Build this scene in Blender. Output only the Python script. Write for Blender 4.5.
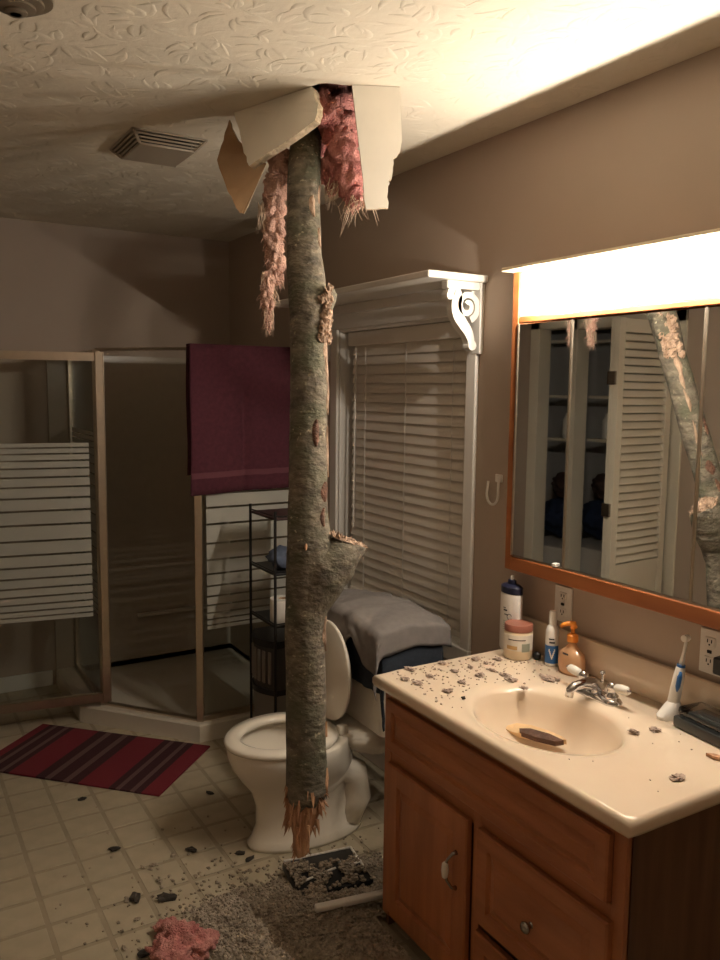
import bpy, bmesh, math, random
from mathutils import Vector, Matrix, noise, Quaternion
from mathutils.geometry import tessellate_polygon

for o in list(bpy.data.objects):
    bpy.data.objects.remove(o)
S = bpy.context.scene
COL = S.collection
random.seed(7)
PI = math.pi
V = Vector

# ------------------------------------------------------------------ camera
YAW, PITCH, ROLL = math.radians(30.8), math.radians(6.4), math.radians(0.6)
FPX = 814.0
CAMP = V((0, 0, 1.65))
fw = V((math.sin(YAW)*math.cos(PITCH), math.cos(YAW)*math.cos(PITCH), -math.sin(PITCH)))
r0 = V((math.cos(YAW), -math.sin(YAW), 0))
u0 = r0.cross(fw)
rt = math.cos(ROLL)*r0 + math.sin(ROLL)*u0
up = -math.sin(ROLL)*r0 + math.cos(ROLL)*u0
cam = bpy.data.cameras.new('camera')
cam.sensor_fit = 'VERTICAL'
cam.sensor_height = 36
cam.lens = FPX/960*36
cam.clip_start = 0.02
camo = bpy.data.objects.new('camera', cam)
COL.objects.link(camo)
M4 = Matrix((rt, up, -fw)).transposed().to_4x4()
M4.translation = CAMP
camo.matrix_world = M4
S.camera = camo

# ------------------------------------------------------------------ world, exposure
w = bpy.data.worlds.new('night')
S.world = w
w.use_nodes = True
w.node_tree.nodes['Background'].inputs[0].default_value = (0.55, 0.5, 0.45, 1)
w.node_tree.nodes['Background'].inputs[1].default_value = 0.02
S.view_settings.view_transform = 'Standard'
S.view_settings.look = 'None'
S.view_settings.gamma = 1
S.view_settings.use_curve_mapping = False
S.view_settings.exposure = 0.0
BULB_STRENGTH = 21500.0
BULB_COLOR = (1.0, 0.895, 0.765)

# room dimensions
XR, XL, YB, YF, ZC = 1.84, -0.35, 4.62, -0.9, 2.50


def at(px, py, axis, val):
    """world point seen at a photo position on the plane axis = val"""
    d = fw + (px-360)/FPX*rt - (py-480)/FPX*up
    t = (val-CAMP[axis])/d[axis]
    return CAMP + t*d


# ------------------------------------------------------------------ materials
MATS = {}


def mat(name, col, rough=0.5, metal=0.0, var=0.0, vscale=20, bump=0.0, bscale=60, col2=None, spec=None,
        trans=0.0, ior=1.45, sss=0.0, stretch=None, detail=4, coat=0.0, emit=None, estr=0.0):
    m = bpy.data.materials.new(name)
    m.use_nodes = True
    nt = m.node_tree
    b = nt.nodes['Principled BSDF']
    c = (*col, 1)
    b.inputs['Base Color'].default_value = c
    b.inputs['Roughness'].default_value = rough
    b.inputs['Metallic'].default_value = metal
    b.inputs['IOR'].default_value = ior
    b.inputs['Transmission Weight'].default_value = trans
    b.inputs['Coat Weight'].default_value = coat
    if spec is not None:
        b.inputs['Specular IOR Level'].default_value = spec
    if sss:
        b.inputs['Subsurface Weight'].default_value = sss
        b.inputs['Subsurface Radius'].default_value = (0.02, 0.01, 0.006)
        b.inputs['Subsurface Scale'].default_value = 0.5
    if emit:
        b.inputs['Emission Color'].default_value = (*emit, 1)
        b.inputs['Emission Strength'].default_value = estr
    tc = nt.nodes.new('ShaderNodeTexCoord')
    mp = nt.nodes.new('ShaderNodeMapping')
    nt.links.new(tc.outputs['Object'], mp.inputs[0])
    if stretch:
        mp.inputs['Scale'].default_value = stretch
    if var or col2:
        n = nt.nodes.new('ShaderNodeTexNoise')
        n.inputs['Scale'].default_value = vscale
        n.inputs['Detail'].default_value = detail
        nt.links.new(mp.outputs[0], n.inputs[0])
        cr = nt.nodes.new('ShaderNodeValToRGB')
        cr.color_ramp.elements[0].position = 0.3
        cr.color_ramp.elements[1].position = 0.7
        a = col2 if col2 else tuple(x*(1-var) for x in col)
        bb = col if col2 else tuple(min(1, x*(1+var)) for x in col)
        cr.color_ramp.elements[0].color = (*a, 1)
        cr.color_ramp.elements[1].color = (*bb, 1)
        nt.links.new(n.outputs[0], cr.inputs[0])
        nt.links.new(cr.outputs[0], b.inputs['Base Color'])
    if bump:
        n2 = nt.nodes.new('ShaderNodeTexNoise')
        n2.inputs['Scale'].default_value = bscale
        n2.inputs['Detail'].default_value = 5
        nt.links.new(mp.outputs[0], n2.inputs[0])
        bp = nt.nodes.new('ShaderNodeBump')
        bp.inputs['Strength'].default_value = bump
        bp.inputs['Distance'].default_value = 0.01
        nt.links.new(n2.outputs[0], bp.inputs['Height'])
        nt.links.new(bp.outputs[0], b.inputs['Normal'])
    MATS[name] = m
    return m


WALL = mat('taupe wall paint', (0.44, 0.355, 0.285), 0.6, var=0.03, vscale=3, bump=0.03, bscale=200)
CEIL = mat('cream ceiling texture', (0.72, 0.65, 0.53), 0.75, var=0.03, vscale=4, bump=0.12, bscale=45)
DRYW = mat('smooth drywall face', (0.86, 0.81, 0.71), 0.7, var=0.03, vscale=12, bump=0.02)
PAPER = mat('brown drywall backing paper', (0.36, 0.22, 0.11), 0.8, var=0.15, vscale=9, bump=0.05)
GYPS = mat('broken gypsum core', (0.50, 0.40, 0.28), 0.9, var=0.35, vscale=45, bump=0.6, bscale=90)
TRIM = mat('white trim paint', (0.76, 0.73, 0.68), 0.35)
TILE = mat('vinyl tile', (0.43, 0.37, 0.265), 0.42, var=0.09, vscale=14, bump=0.06, bscale=25)
GROUT = mat('vinyl band', (0.335, 0.285, 0.20), 0.5, var=0.08, vscale=20)
OAK = mat('stained oak', (0.43, 0.165, 0.066), 0.38, col2=(0.31, 0.108, 0.040), vscale=9, stretch=(3, 3, 0.35), bump=0.05, bscale=60, detail=8)
OAKH = mat('stained oak horizontal', (0.43, 0.165, 0.066), 0.38, col2=(0.31, 0.108, 0.040), vscale=9, stretch=(3, 0.35, 3), bump=0.05, bscale=60, detail=8)
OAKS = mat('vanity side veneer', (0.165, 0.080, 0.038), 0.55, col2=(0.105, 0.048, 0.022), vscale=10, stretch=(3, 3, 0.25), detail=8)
OAKF = mat('orange oak cabinet frame', (0.36, 0.125, 0.040), 0.4, col2=(0.25, 0.08, 0.024), vscale=9, stretch=(2, 0.4, 2), detail=8)
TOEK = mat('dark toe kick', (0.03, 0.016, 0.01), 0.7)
MARBLE = mat('cultured marble', (0.80, 0.66, 0.51), 0.16, col2=(0.75, 0.60, 0.45), vscale=5, detail=6, sss=0.05, coat=0.3)
CHROME = mat('chrome', (0.72, 0.72, 0.74), 0.09, 1.0)
NICKEL = mat('worn nickel', (0.42, 0.38, 0.34), 0.25, 1.0)
PORC = mat('white porcelain', (0.80, 0.77, 0.70), 0.12, coat=0.4)
PORCT = mat('bone porcelain toilet', (0.80, 0.74, 0.64), 0.14, coat=0.4)
WPLA = mat('white plastic', (0.80, 0.77, 0.72), 0.35)
NAVY = mat('navy plastic', (0.012, 0.014, 0.035), 0.3)
BLACK = mat('black plastic', (0.012, 0.012, 0.013), 0.35)
BLKM = mat('black metal', (0.012, 0.011, 0.011), 0.45)
BRNLID = mat('pinkish brown lid', (0.30, 0.115, 0.08), 0.3)
JAR = mat('cream jar', (0.80, 0.68, 0.48), 0.3, var=0.04)
JARLBL = mat('jar label', (0.80, 0.76, 0.68), 0.45)
GREYG = mat('grey green print', (0.30, 0.32, 0.25), 0.5)
BLUE = mat('blue label', (0.03, 0.13, 0.36), 0.35)
ORANGE = mat('orange pump', (0.80, 0.27, 0.035), 0.3)
SOAP = mat('peach soap', (0.86, 0.50, 0.27), 0.12, trans=0.35, sss=0.0, coat=0.3)
MIRROR = mat('mirror glass', (0.90, 0.915, 0.90), 0.015, 1.0)
FROST = mat('frosted band', (0.50, 0.49, 0.43), 0.45, trans=0.12)
ALUM = mat('satin aluminium frame', (0.62, 0.53, 0.42), 0.32, 1.0, var=0.05)
SHOWERW = mat('shower wall panel', (0.46, 0.40, 0.32), 0.25, var=0.03)
PAN = mat('shower pan', (0.66, 0.60, 0.50), 0.3)
TOWEL = mat('maroon towel', (0.088, 0.021, 0.034), 0.95, var=0.15, vscale=60, bump=0.5, bscale=500)
TOWELB = mat('maroon towel band', (0.135, 0.040, 0.055), 0.8, bump=0.3, bscale=700)
SHIRT = mat('grey jersey', (0.200, 0.180, 0.170), 0.9, var=0.08, vscale=40, bump=0.25, bscale=700)
DENIM = mat('dark navy fabric', (0.016, 0.022, 0.034), 0.85, var=0.2, vscale=90, bump=0.2, bscale=500)
SLAT = mat('blind slat', (0.80, 0.75, 0.67), 0.4)
BULB = mat('lit bulb', (1, 1, 1), 0.4, emit=BULB_COLOR, estr=BULB_STRENGTH)
PLATE = mat('light bar back plate', (0.80, 0.72, 0.58), 0.25, 0.4)
PINK = mat('pink fibreglass', (0.66, 0.32, 0.28), 0.95, col2=(0.47, 0.16, 0.15), vscale=22, bump=1.0, bscale=160, detail=10)
PINKL = mat('pale pink fibreglass', (0.66, 0.43, 0.34), 0.95, col2=(0.50, 0.29, 0.23), vscale=24, bump=1.0, bscale=160, detail=10)
FIBRE = mat('pale fibres', (0.72, 0.55, 0.42), 0.95, col2=(0.50, 0.36, 0.26), vscale=30, bump=0.6)
SPLIT = mat('splintered wood', (0.60, 0.37, 0.22), 0.8, col2=(0.34, 0.165, 0.09), vscale=28, stretch=(1, 1, 0.3), bump=0.7, bscale=80, detail=8)
RAWW = mat('raw pinkish wood', (0.50, 0.36, 0.27), 0.85, col2=(0.25, 0.165, 0.11), vscale=45, stretch=(1, 1, 0.5), bump=0.8, bscale=120, detail=8)
REDW = mat('reddish inner bark', (0.17, 0.075, 0.045), 0.85, col2=(0.075, 0.04, 0.028), vscale=60, bump=0.8, bscale=120)
DUST = mat('grey brown insulation fluff', (0.46, 0.385, 0.30), 1.0, col2=(0.28, 0.23, 0.175), vscale=45, bump=1.0, bscale=120, detail=10)
CRUMB = mat('taupe crumbs', (0.50, 0.385, 0.31), 1.0, col2=(0.34, 0.25, 0.20), vscale=70, bump=0.8, bscale=150)
BARKC = mat('dark bark chip', (0.035, 0.028, 0.022), 0.9, bump=0.5)
JOIST = mat('attic lumber', (0.26, 0.17, 0.09), 0.8, var=0.2, vscale=8, stretch=(1, 6, 6))
DARKIN = mat('attic light block', (0.06, 0.045, 0.035), 0.9)
CLOSET = mat('closet paint', (0.50, 0.49, 0.47), 0.7)
LOUV = mat('cream louver door paint', (0.74, 0.68, 0.56), 0.4)
BLUEC = mat('dusty blue cloth', (0.10, 0.125, 0.19), 0.95, var=0.25, vscale=30)
BLUEBAG = mat('blue bag', (0.02, 0.035, 0.085), 0.7, var=0.2)
BROWNBAG = mat('brown bag', (0.06, 0.032, 0.024), 0.8, var=0.2)
PAPERW = mat('toilet paper', (0.78, 0.74, 0.68), 0.95, bump=0.1, bscale=300)
WATER = mat('bowl water', (0.85, 0.85, 0.8), 0.02, trans=0.9, ior=1.33)
WICKER = mat('charcoal basket', (0.055, 0.05, 0.047), 0.6, bump=0.4, bscale=120)
WICKERL = mat('grey basket slat', (0.21, 0.185, 0.16), 0.6)
TEXTINK = mat('dark print', (0.03, 0.028, 0.04), 0.5)
GOLDI = mat('gold print', (0.55, 0.36, 0.15), 0.5)
GREYPL = mat('dark grey plastic', (0.035, 0.038, 0.038), 0.25)


def thin_glass(name, tint, gloss=0.06, rough=0.03):
    """pane glass: light passes straight through, a little is mirrored"""
    m = bpy.data.materials.new(name)
    m.use_nodes = True
    nt = m.node_tree
    nt.nodes.remove(nt.nodes['Principled BSDF'])
    out = nt.nodes['Material Output']
    t = nt.nodes.new('ShaderNodeBsdfTransparent')
    t.inputs[0].default_value = (*tint, 1)
    g = nt.nodes.new('ShaderNodeBsdfGlossy')
    g.inputs['Roughness'].default_value = rough
    f = nt.nodes.new('ShaderNodeFresnel')
    f.inputs[0].default_value = 1.45
    ml = nt.nodes.new('ShaderNodeMath')
    ml.operation = 'MULTIPLY'
    ml.inputs[1].default_value = gloss/0.034*0.5
    nt.links.new(f.outputs[0], ml.inputs[0])
    mx = nt.nodes.new('ShaderNodeMixShader')
    nt.links.new(ml.outputs[0], mx.inputs[0])
    nt.links.new(t.outputs[0], mx.inputs[1])
    nt.links.new(g.outputs[0], mx.inputs[2])
    nt.links.new(mx.outputs[0], out.inputs[0])
    return m


GLASS = thin_glass('clear shower glass', (0.93, 0.95, 0.94), 0.05)
WGLASS = thin_glass('window glass', (0.93, 0.95, 0.96), 0.05)
CLEAR = thin_glass('clear plastic lid', (0.90, 0.90, 0.89), 0.10, 0.08)
GLOBE = thin_glass('clear bulb globe', (0.98, 0.97, 0.95), 0.04)


def bark_material():
    m = bpy.data.materials.new('mossy bark')
    m.use_nodes = True
    nt = m.node_tree
    N = nt.nodes.new
    L = nt.links.new
    b = nt.nodes['Principled BSDF']
    b.inputs['Roughness'].default_value = 0.9
    tc = N('ShaderNodeTexCoord')

    def noise_n(scale, det, sc=(1, 1, 1)):
        mp = N('ShaderNodeMapping')
        mp.inputs['Scale'].default_value = sc
        L(tc.outputs['Object'], mp.inputs[0])
        n = N('ShaderNodeTexNoise')
        n.inputs['Scale'].default_value = scale
        n.inputs['Detail'].default_value = det
        L(mp.outputs[0], n.inputs[0])
        return n

    def ramp(src, p0, c0, p1, c1):
        r = N('ShaderNodeValToRGB')
        r.color_ramp.elements[0].position = p0
        r.color_ramp.elements[1].position = p1
        r.color_ramp.elements[0].color = (*c0, 1)
        r.color_ramp.elements[1].color = (*c1, 1)
        L(src.outputs[0], r.inputs[0])
        return r
    base = ramp(noise_n(22, 8, (1, 1, 1.8)), 0.3, (0.062, 0.054, 0.042), 0.72, (0.235, 0.200, 0.150))
    mossm = ramp(noise_n(9, 6), 0.45, (0, 0, 0), 0.62, (1, 1, 1))
    lichm = ramp(noise_n(75, 3), 0.63, (0, 0, 0), 0.68, (1, 1, 1))
    lichb = ramp(noise_n(7, 3), 0.42, (0, 0, 0), 0.60, (1, 1, 1))
    mul = N('ShaderNodeMath')
    mul.operation = 'MULTIPLY'
    L(lichm.outputs[0], mul.inputs[0])
    L(lichb.outputs[0], mul.inputs[1])
    mx1 = N('ShaderNodeMixRGB')
    L(mossm.outputs[0], mx1.inputs[0])
    L(base.outputs[0], mx1.inputs[1])
    mx1.inputs[2].default_value = (0.100, 0.100, 0.066, 1)
    mx2 = N('ShaderNodeMixRGB')
    L(mul.outputs[0], mx2.inputs[0])
    L(mx1.outputs[0], mx2.inputs[1])
    mx2.inputs[2].default_value = (0.40, 0.36, 0.26, 1)
    L(mx2.outputs[0], b.inputs['Base Color'])
    nb = noise_n(42, 8, (1, 1, 1.6))
    bp = N('ShaderNodeBump')
    bp.inputs['Strength'].default_value = 0.9
    bp.inputs['Distance'].default_value = 0.012
    L(nb.outputs[0], bp.inputs['Height'])
    L(bp.outputs[0], b.inputs['Normal'])
    return m


BARK = bark_material()


def rug_material():
    m = bpy.data.materials.new('striped rug weave')
    m.use_nodes = True
    nt = m.node_tree
    N = nt.nodes.new
    L = nt.links.new
    b = nt.nodes['Principled BSDF']
    b.inputs['Roughness'].default_value = 1.0
    tc = N('ShaderNodeTexCoord')
    sp = N('ShaderNodeSeparateXYZ')
    L(tc.outputs['Object'], sp.inputs[0])
    mr = N('ShaderNodeMapRange')
    mr.inputs['From Min'].default_value = -0.445
    mr.inputs['From Max'].default_value = 0.445
    L(sp.outputs[0], mr.inputs[0])
    r = N('ShaderNodeValToRGB')
    r.color_ramp.interpolation = 'CONSTANT'
    red = (0.155, 0.010, 0.020)
    dk = (0.038, 0.007, 0.010)
    gr = (0.115, 0.062, 0.057)
    band = [(0.0, red), (0.05, dk), (0.075, gr), (0.10, dk), (0.145, gr), (0.17, dk), (0.20, red), (0.35, dk), (0.40, gr), (0.43, dk), (0.50, gr), (0.53, dk), (0.58, red),
            (0.74, dk), (0.775, gr), (0.80, dk), (0.85, gr), (0.875, dk), (0.91, red)]
    e = r.color_ramp.elements
    e[0].position = 0
    e[0].color = (*red, 1)
    e[1].position = band[1][0]
    e[1].color = (*band[1][1], 1)
    for p, c in band[2:]:
        k = e.new(p)
        k.color = (*c, 1)
    L(mr.outputs[0], r.inputs[0])
    L(r.outputs[0], b.inputs['Base Color'])
    n = N('ShaderNodeTexNoise')
    n.inputs['Scale'].default_value = 350
    L(tc.outputs['Object'], n.inputs[0])
    bp = N('ShaderNodeBump')
    bp.inputs['Strength'].default_value = 0.6
    bp.inputs['Distance'].default_value = 0.004
    L(n.outputs[0], bp.inputs['Height'])
    L(bp.outputs[0], b.inputs['Normal'])
    return m


RUGM = rug_material()

# ------------------------------------------------------------------ mesh helpers
OFF = {}


def tag(o, label=None, cat=None, group=None, kind=None):
    if label:
        o['label'] = label
    if cat:
        o['category'] = cat
    if group:
        o['group'] = group
    if kind:
        o['kind'] = kind
    return o


def thing(name, label, cat, loc, group=None):
    o = bpy.data.objects.new(name, None)
    o.empty_display_size = 0.05
    COL.objects.link(o)
    o.location = loc
    OFF[o] = V(loc)
    return tag(o, label, cat, group)


def obj(name, bm, m, parent=None, smooth=False, label=None, cat=None, group=None, kind=None, loc=None):
    if parent is not None:
        off = OFF[parent]
    elif loc is not None:
        off = V(loc)
    else:
        xs = [v.co for v in bm.verts]
        off = V(((min(c.x for c in xs)+max(c.x for c in xs))/2, (min(c.y for c in xs)+max(c.y for c in xs))/2, min(c.z for c in xs)))
    bmesh.ops.recalc_face_normals(bm, faces=bm.faces)
    for v in bm.verts:
        v.co -= off
    me = bpy.data.meshes.new(name)
    bm.to_mesh(me)
    bm.free()
    ms = m if isinstance(m, (list, tuple)) else [m]
    for q in ms:
        me.materials.append(q)
    if smooth:
        for p in me.polygons:
            p.use_smooth = True
        if smooth != 'all':
            me.set_sharp_from_angle(angle=math.radians(38))
    o = bpy.data.objects.new(name, me)
    COL.objects.link(o)
    if parent is not None:
        o.parent = parent
        OFF[o] = off
    else:
        o.location = off
        OFF[o] = off
    if parent is None and label is None and kind is None:
        kind = 'structure'
    return tag(o, label, cat, group, kind)


def clone(src, parent, loc, rot=None):
    c = src.copy()
    COL.objects.link(c)
    c.parent = parent
    c.location = loc
    if rot is not None:
        c.rotation_euler = rot
    return c


def nb():
    return bmesh.new()


def box(bm, x0, x1, y0, y1, z0, z1, bev=0.0, seg=2, mtx=None):
    r = bmesh.ops.create_cube(bm, size=1)
    vs = r['verts']
    for v in vs:
        v.co = V(((x0+x1)/2+v.co.x*(x1-x0), (y0+y1)/2+v.co.y*(y1-y0), (z0+z1)/2+v.co.z*(z1-z0)))
        if mtx is not None:
            v.co = mtx @ v.co
    if bev:
        es = list({e for v in vs for e in v.link_edges})
        bmesh.ops.bevel(bm, geom=es, offset=bev, segments=seg, affect='EDGES', profile=0.5)
    return bm


def boxb(*a, **k):
    return box(nb(), *a, **k)


def ring_loft(bm, rings, cap0=True, cap1=True, close=True):
    vr = [[bm.verts.new(p) for p in r] for r in rings]
    n = len(vr[0])
    for a, b in zip(vr[:-1], vr[1:]):
        for i in range(n if close else n-1):
            j = (i+1) % n
            try:
                bm.faces.new((a[i], a[j], b[j], b[i]))
            except ValueError:
                pass
    if cap0:
        bm.faces.new(vr[0][::-1])
    if cap1:
        bm.faces.new(vr[-1])
    return vr


def lathe(bm, prof, c, seg=24, sx=1.0, sy=1.0, cap0=True, cap1=True, mtx=None, rot=0):
    rings = []
    for r, z in prof:
        rg = []
        for i in range(seg):
            a = 2*PI*i/seg
            p = V((r*sx*math.cos(a), r*sy*math.sin(a), z))
            if rot:
                p = Matrix.Rotation(rot, 3, 'Z') @ p
            if mtx is not None:
                p = mtx @ p
            rg.append(p+V(c))
        rings.append(rg)
    ring_loft(bm, rings, cap0, cap1)
    return bm


def tube(bm, pts, rad, seg=10, caps=True):
    pts = [V(p) for p in pts]
    if not isinstance(rad, (list, tuple)):
        rad = [rad]*len(pts)
    rings = []
    t0 = (pts[1]-pts[0]).normalized()
    nrm = t0.orthogonal().normalized()
    for i, p in enumerate(pts):
        if i == 0:
            t = (pts[1]-pts[0])
        elif i == len(pts)-1:
            t = (pts[-1]-pts[-2])
        else:
            t = (pts[i+1]-pts[i-1])
        t.normalize()
        nrm = (nrm - t*nrm.dot(t))
        if nrm.length < 1e-6:
            nrm = t.orthogonal()
        nrm.normalize()
        bn = t.cross(nrm)
        rings.append([p+rad[i]*(math.cos(2*PI*k/seg)*nrm+math.sin(2*PI*k/seg)*bn) for k in range(seg)])
    ring_loft(bm, rings, caps, caps)
    return bm


def prism(bm, poly, fn, d0, d1):
    """poly 2d list, fn(a,b,d)->Vector"""
    lo = [bm.verts.new(fn(a, b, d0)) for a, b in poly]
    hi = [bm.verts.new(fn(a, b, d1)) for a, b in poly]
    n = len(poly)
    for i in range(n):
        j = (i+1) % n
        bm.faces.new((lo[i], lo[j], hi[j], hi[i]))
    tri = tessellate_polygon([[V((a, b, 0)) for a, b in poly]])
    for t in tri:
        bm.faces.new([lo[i] for i in t][::-1])
        bm.faces.new([hi[i] for i in t])
    return bm


def blob(bm, c, s, sub=1, amp=0.3, freq=3.0, seed=0, mtx=None, squash=None):
    r = bmesh.ops.create_icosphere(bm, subdivisions=sub, radius=1)
    for v in r['verts']:
        d = v.co.copy()
        k = 1+amp*noise.noise(d*freq+V((seed*3.1, seed*1.7, seed*0.9)))*1.6
        if sub >= 3:
            k += amp*0.5*noise.noise(d*freq*2.7+V((seed, 5, seed)))
        p = V((d.x*s[0]*k, d.y*s[1]*k, d.z*s[2]*k))
        if mtx is not None:
            p = mtx @ p
        v.co = p+V(c)
    return bm


def chunk(bm, c, s, rng):
    """small ragged crumb, 8 corners"""
    vs = []
    for sx in (-1, 1):
        for sy in (-1, 1):
            for sz in (-1, 1):
                vs.append(bm.verts.new(V(c)+V((sx*s*rng.uniform(.35, 1.2), sy*s*rng.uniform(.35, 1.2), sz*s*rng.uniform(.25, .8)))))
    for f in ((0, 1, 3, 2), (4, 6, 7, 5), (0, 4, 5, 1), (2, 3, 7, 6), (0, 2, 6, 4), (1, 5, 7, 3)):
        bm.faces.new([vs[i] for i in f])


def patch(bm, c, r, a0, a1, z0, z1, n=6, sx=1, sy=1, th=0.0008):
    """thin curved label on an upright (elliptic) body"""
    rings = []
    for i in range(n+1):
        a = a0+(a1-a0)*i/n
        ca, sa = math.cos(a), math.sin(a)
        rings.append([V(c)+V(((r+d)*sx*ca, (r+d)*sy*sa, z)) for d, z in ((0, z0), (th, z0), (th, z1), (0, z1))])
    ring_loft(bm, rings)
    return bm


# ================================================================== the room
fl = obj('floor', boxb(XL-0.9, XR+0.2, YF-0.1, YB+0.2, -0.05, -0.0015), GROUT, loc=(0, 0, 0))
t0 = boxb(-0.0685, 0.0685, -0.0685, 0.0685, -0.004, 0.0, bev=0.0008, seg=1)
P0 = 0.1525
tiles = []
ix0 = math.floor((XL-0.384)/P0)
first = None
for i in range(-5, 10):
    for j in range(-5, 15):
        cx, cy = 0.384+P0*(i+0.5), 2.335+P0*(j+0.5)
        if cx-0.066 < XL or cx+0.066 > XR or cy+0.066 > YB:
            continue
        if cx > 1.33 and cy < 1.95:
            continue
        if cx > 1.3 and cy > 3.62:
            continue
        if first is None:
            first = obj('tile', t0, TILE, fl)
            first.location = (cx, cy, 0)
        else:
            clone(first, fl, (cx, cy, 0))

# walls --------------------------------------------------------------
WY0, WY1, WZ0, WZ1 = 2.33, 3.28, 0.70, 1.915      # window opening
wr = nb()
box(wr, XR, XR+0.12, YF-0.1, WY0, 0, ZC+0.02)
box(wr, XR, XR+0.12, WY1, YB+0.12, 0, ZC+0.02)
box(wr, XR, XR+0.12, WY0, WY1, 0, WZ0)
box(wr, XR, XR+0.12, WY0, WY1, WZ1, ZC+0.02)
obj('wall_right', wr, WALL)
obj('wall_back', boxb(XL-0.12, XR, YB, YB+0.12, 0, ZC+0.02), WALL)
obj('wall_front', boxb(XL-0.12, XR, YF-0.1, YF, 0, ZC+0.02), WALL)
CY0, CY1, CZ1 = 3.06, 3.83, 2.05                  # closet opening in the left wall
wl = nb()
box(wl, XL-0.1, XL, YF, CY0, 0, ZC+0.02)
box(wl, XL-0.1, XL, CY1, YB, 0, ZC+0.02)
box(wl, XL-0.1, XL, CY0, CY1, CZ1, ZC+0.02)
obj('wall_left', wl, WALL)
cl = nb()
XCB = XL-0.72
box(cl, XCB-0.02, XCB, CY0-0.25, YB, 0, ZC)
box(cl, XCB, XL-0.1, CY0-0.27, CY0-0.25, 0, ZC)
box(cl, XCB, XL-0.1, YB-0.10, YB-0.08, 0, ZC)
box(cl, XCB, XL-0.1, CY0-0.25, YB-0.10, ZC-0.02, ZC)
obj('wall_closet', cl, CLOSET)

# ceiling with the torn hole ------------------------------------------
hole = [(1.109, 2.149), (1.118, 2.122), (1.135, 2.108), (1.16, 2.10), (1.205, 2.088), (1.27, 2.066), (1.335, 2.044), (1.37, 2.10), (1.36, 2.2), (1.38, 2.30), (1.33, 2.42),
        (1.25, 2.50), (1.12, 2.54), (1.008, 2.472), (1.04, 2.40), (1.07, 2.29)]
outer = [(XL-0.12, YF-0.1), (XR+0.05, YF-0.1), (XR+0.05, YB+0.05), (XL-0.12, YB+0.05)]
cb = nb()
pts = outer+hole
tri = tessellate_polygon([[V((*p, 0)) for p in outer], [V((*p, 0)) for p in hole]])
lo = [cb.verts.new((*p, ZC)) for p in pts]
hi = [cb.verts.new((*p, ZC+0.016)) for p in pts]
for t in tri:
    cb.faces.new([lo[i] for i in t])
    cb.faces.new([hi[i] for i in t][::-1])
for base, n in ((0, 4), (4, len(hole))):
    for i in range(n):
        a, b2 = base+i, base+(i+1) % n
        cb.faces.new((lo[a], lo[b2], hi[b2], hi[a]))
ceil = obj('ceiling', cb, CEIL, loc=(0, 0, ZC))


def inside(p, poly):
    c = False
    for i in range(len(poly)):
        (x1, y1), (x2, y2) = poly[i], poly[i-1]
        if (y1 > p[1]) != (y2 > p[1]) and p[0] < (x2-x1)*(p[1]-y1)/(y2-y1)+x1:
            c = not c
    return c


bigh = [(1.2+(x-1.2)*1.25, 2.3+(y-2.3)*1.25) for x, y in hole]
st = nb()
rng = random.Random(3)


def stomp(cx, cy):
    n = rng.randint(7, 10)
    a0 = rng.uniform(0, 6.28)
    for k in range(n):
        a = a0+2*PI*k/n+rng.uniform(-.25, .25)
        L = rng.uniform(.045, .095)
        s0 = rng.uniform(.018, .035)
        wd = rng.uniform(.006, .014)
        bend = rng.uniform(-.5, .5)
        rows = []
        for q in range(5):
            f = q/4
            rad = s0+L*f
            aa = a+bend*f*f
            px, py = cx+rad*math.cos(aa), cy+rad*math.sin(aa)
            ww = wd*math.sin(PI*(0.15+0.85*f))*1.1+0.0004
            hh = 0.0003+0.0019*math.sin(PI*min(1, .1+f*.8))
            nx, ny = -math.sin(aa), math.cos(aa)
            if inside((px, py), bigh) or not (XL < px < XR and YF < py < YB):
                rows = None
                break
            rows.append((V((px+nx*ww, py+ny*ww, ZC+0.0006)), V((px+nx*ww*.45, py+ny*ww*.45, ZC-hh)), V((px-nx*ww, py-ny*ww, ZC+0.0006))))
        if rows:
            ring_loft(st, rows, False, False, close=False)


y = 0.9
while y < YB:
    x = XL
    while x < XR:
        stomp(x+rng.uniform(-.05, .05), y+rng.uniform(-.05, .05))
        x += 0.135
    y += 0.135
obj('stomp_texture', st, CEIL, ceil, smooth='all', kind='stuff')

# added dark box above the hole shuts out world light; joist inside
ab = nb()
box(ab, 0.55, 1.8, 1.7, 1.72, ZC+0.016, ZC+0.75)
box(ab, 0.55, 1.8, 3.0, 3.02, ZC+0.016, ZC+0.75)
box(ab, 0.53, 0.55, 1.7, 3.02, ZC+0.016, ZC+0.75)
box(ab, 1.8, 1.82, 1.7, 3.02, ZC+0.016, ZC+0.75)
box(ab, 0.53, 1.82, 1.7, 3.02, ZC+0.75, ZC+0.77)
obj('attic_light_block', ab, DARKIN)
obj('trim_2', boxb(0.56, 1.79, 2.55, 2.59, ZC+0.0165, ZC+0.16), JOIST)

# baseboards
bbm = nb()
box(bbm, XR-0.014, XR, 2.02, 3.46, 0, 0.085, bev=0.004)
obj('baseboard_right', bbm, TRIM)
obj('baseboard_back', boxb(XL, 0.78, YB-0.014, YB, 0, 0.085, bev=0.004), TRIM)
obj('baseboard_left', boxb(XL, XL+0.014, 0.2, 2.98, 0, 0.085, bev=0.004), TRIM)

# ================================================================== window with blind
win = obj('window_1', boxb(XR+0.085, XR+0.12, WY0, WY1, WZ0, WZ1), TRIM)
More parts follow.
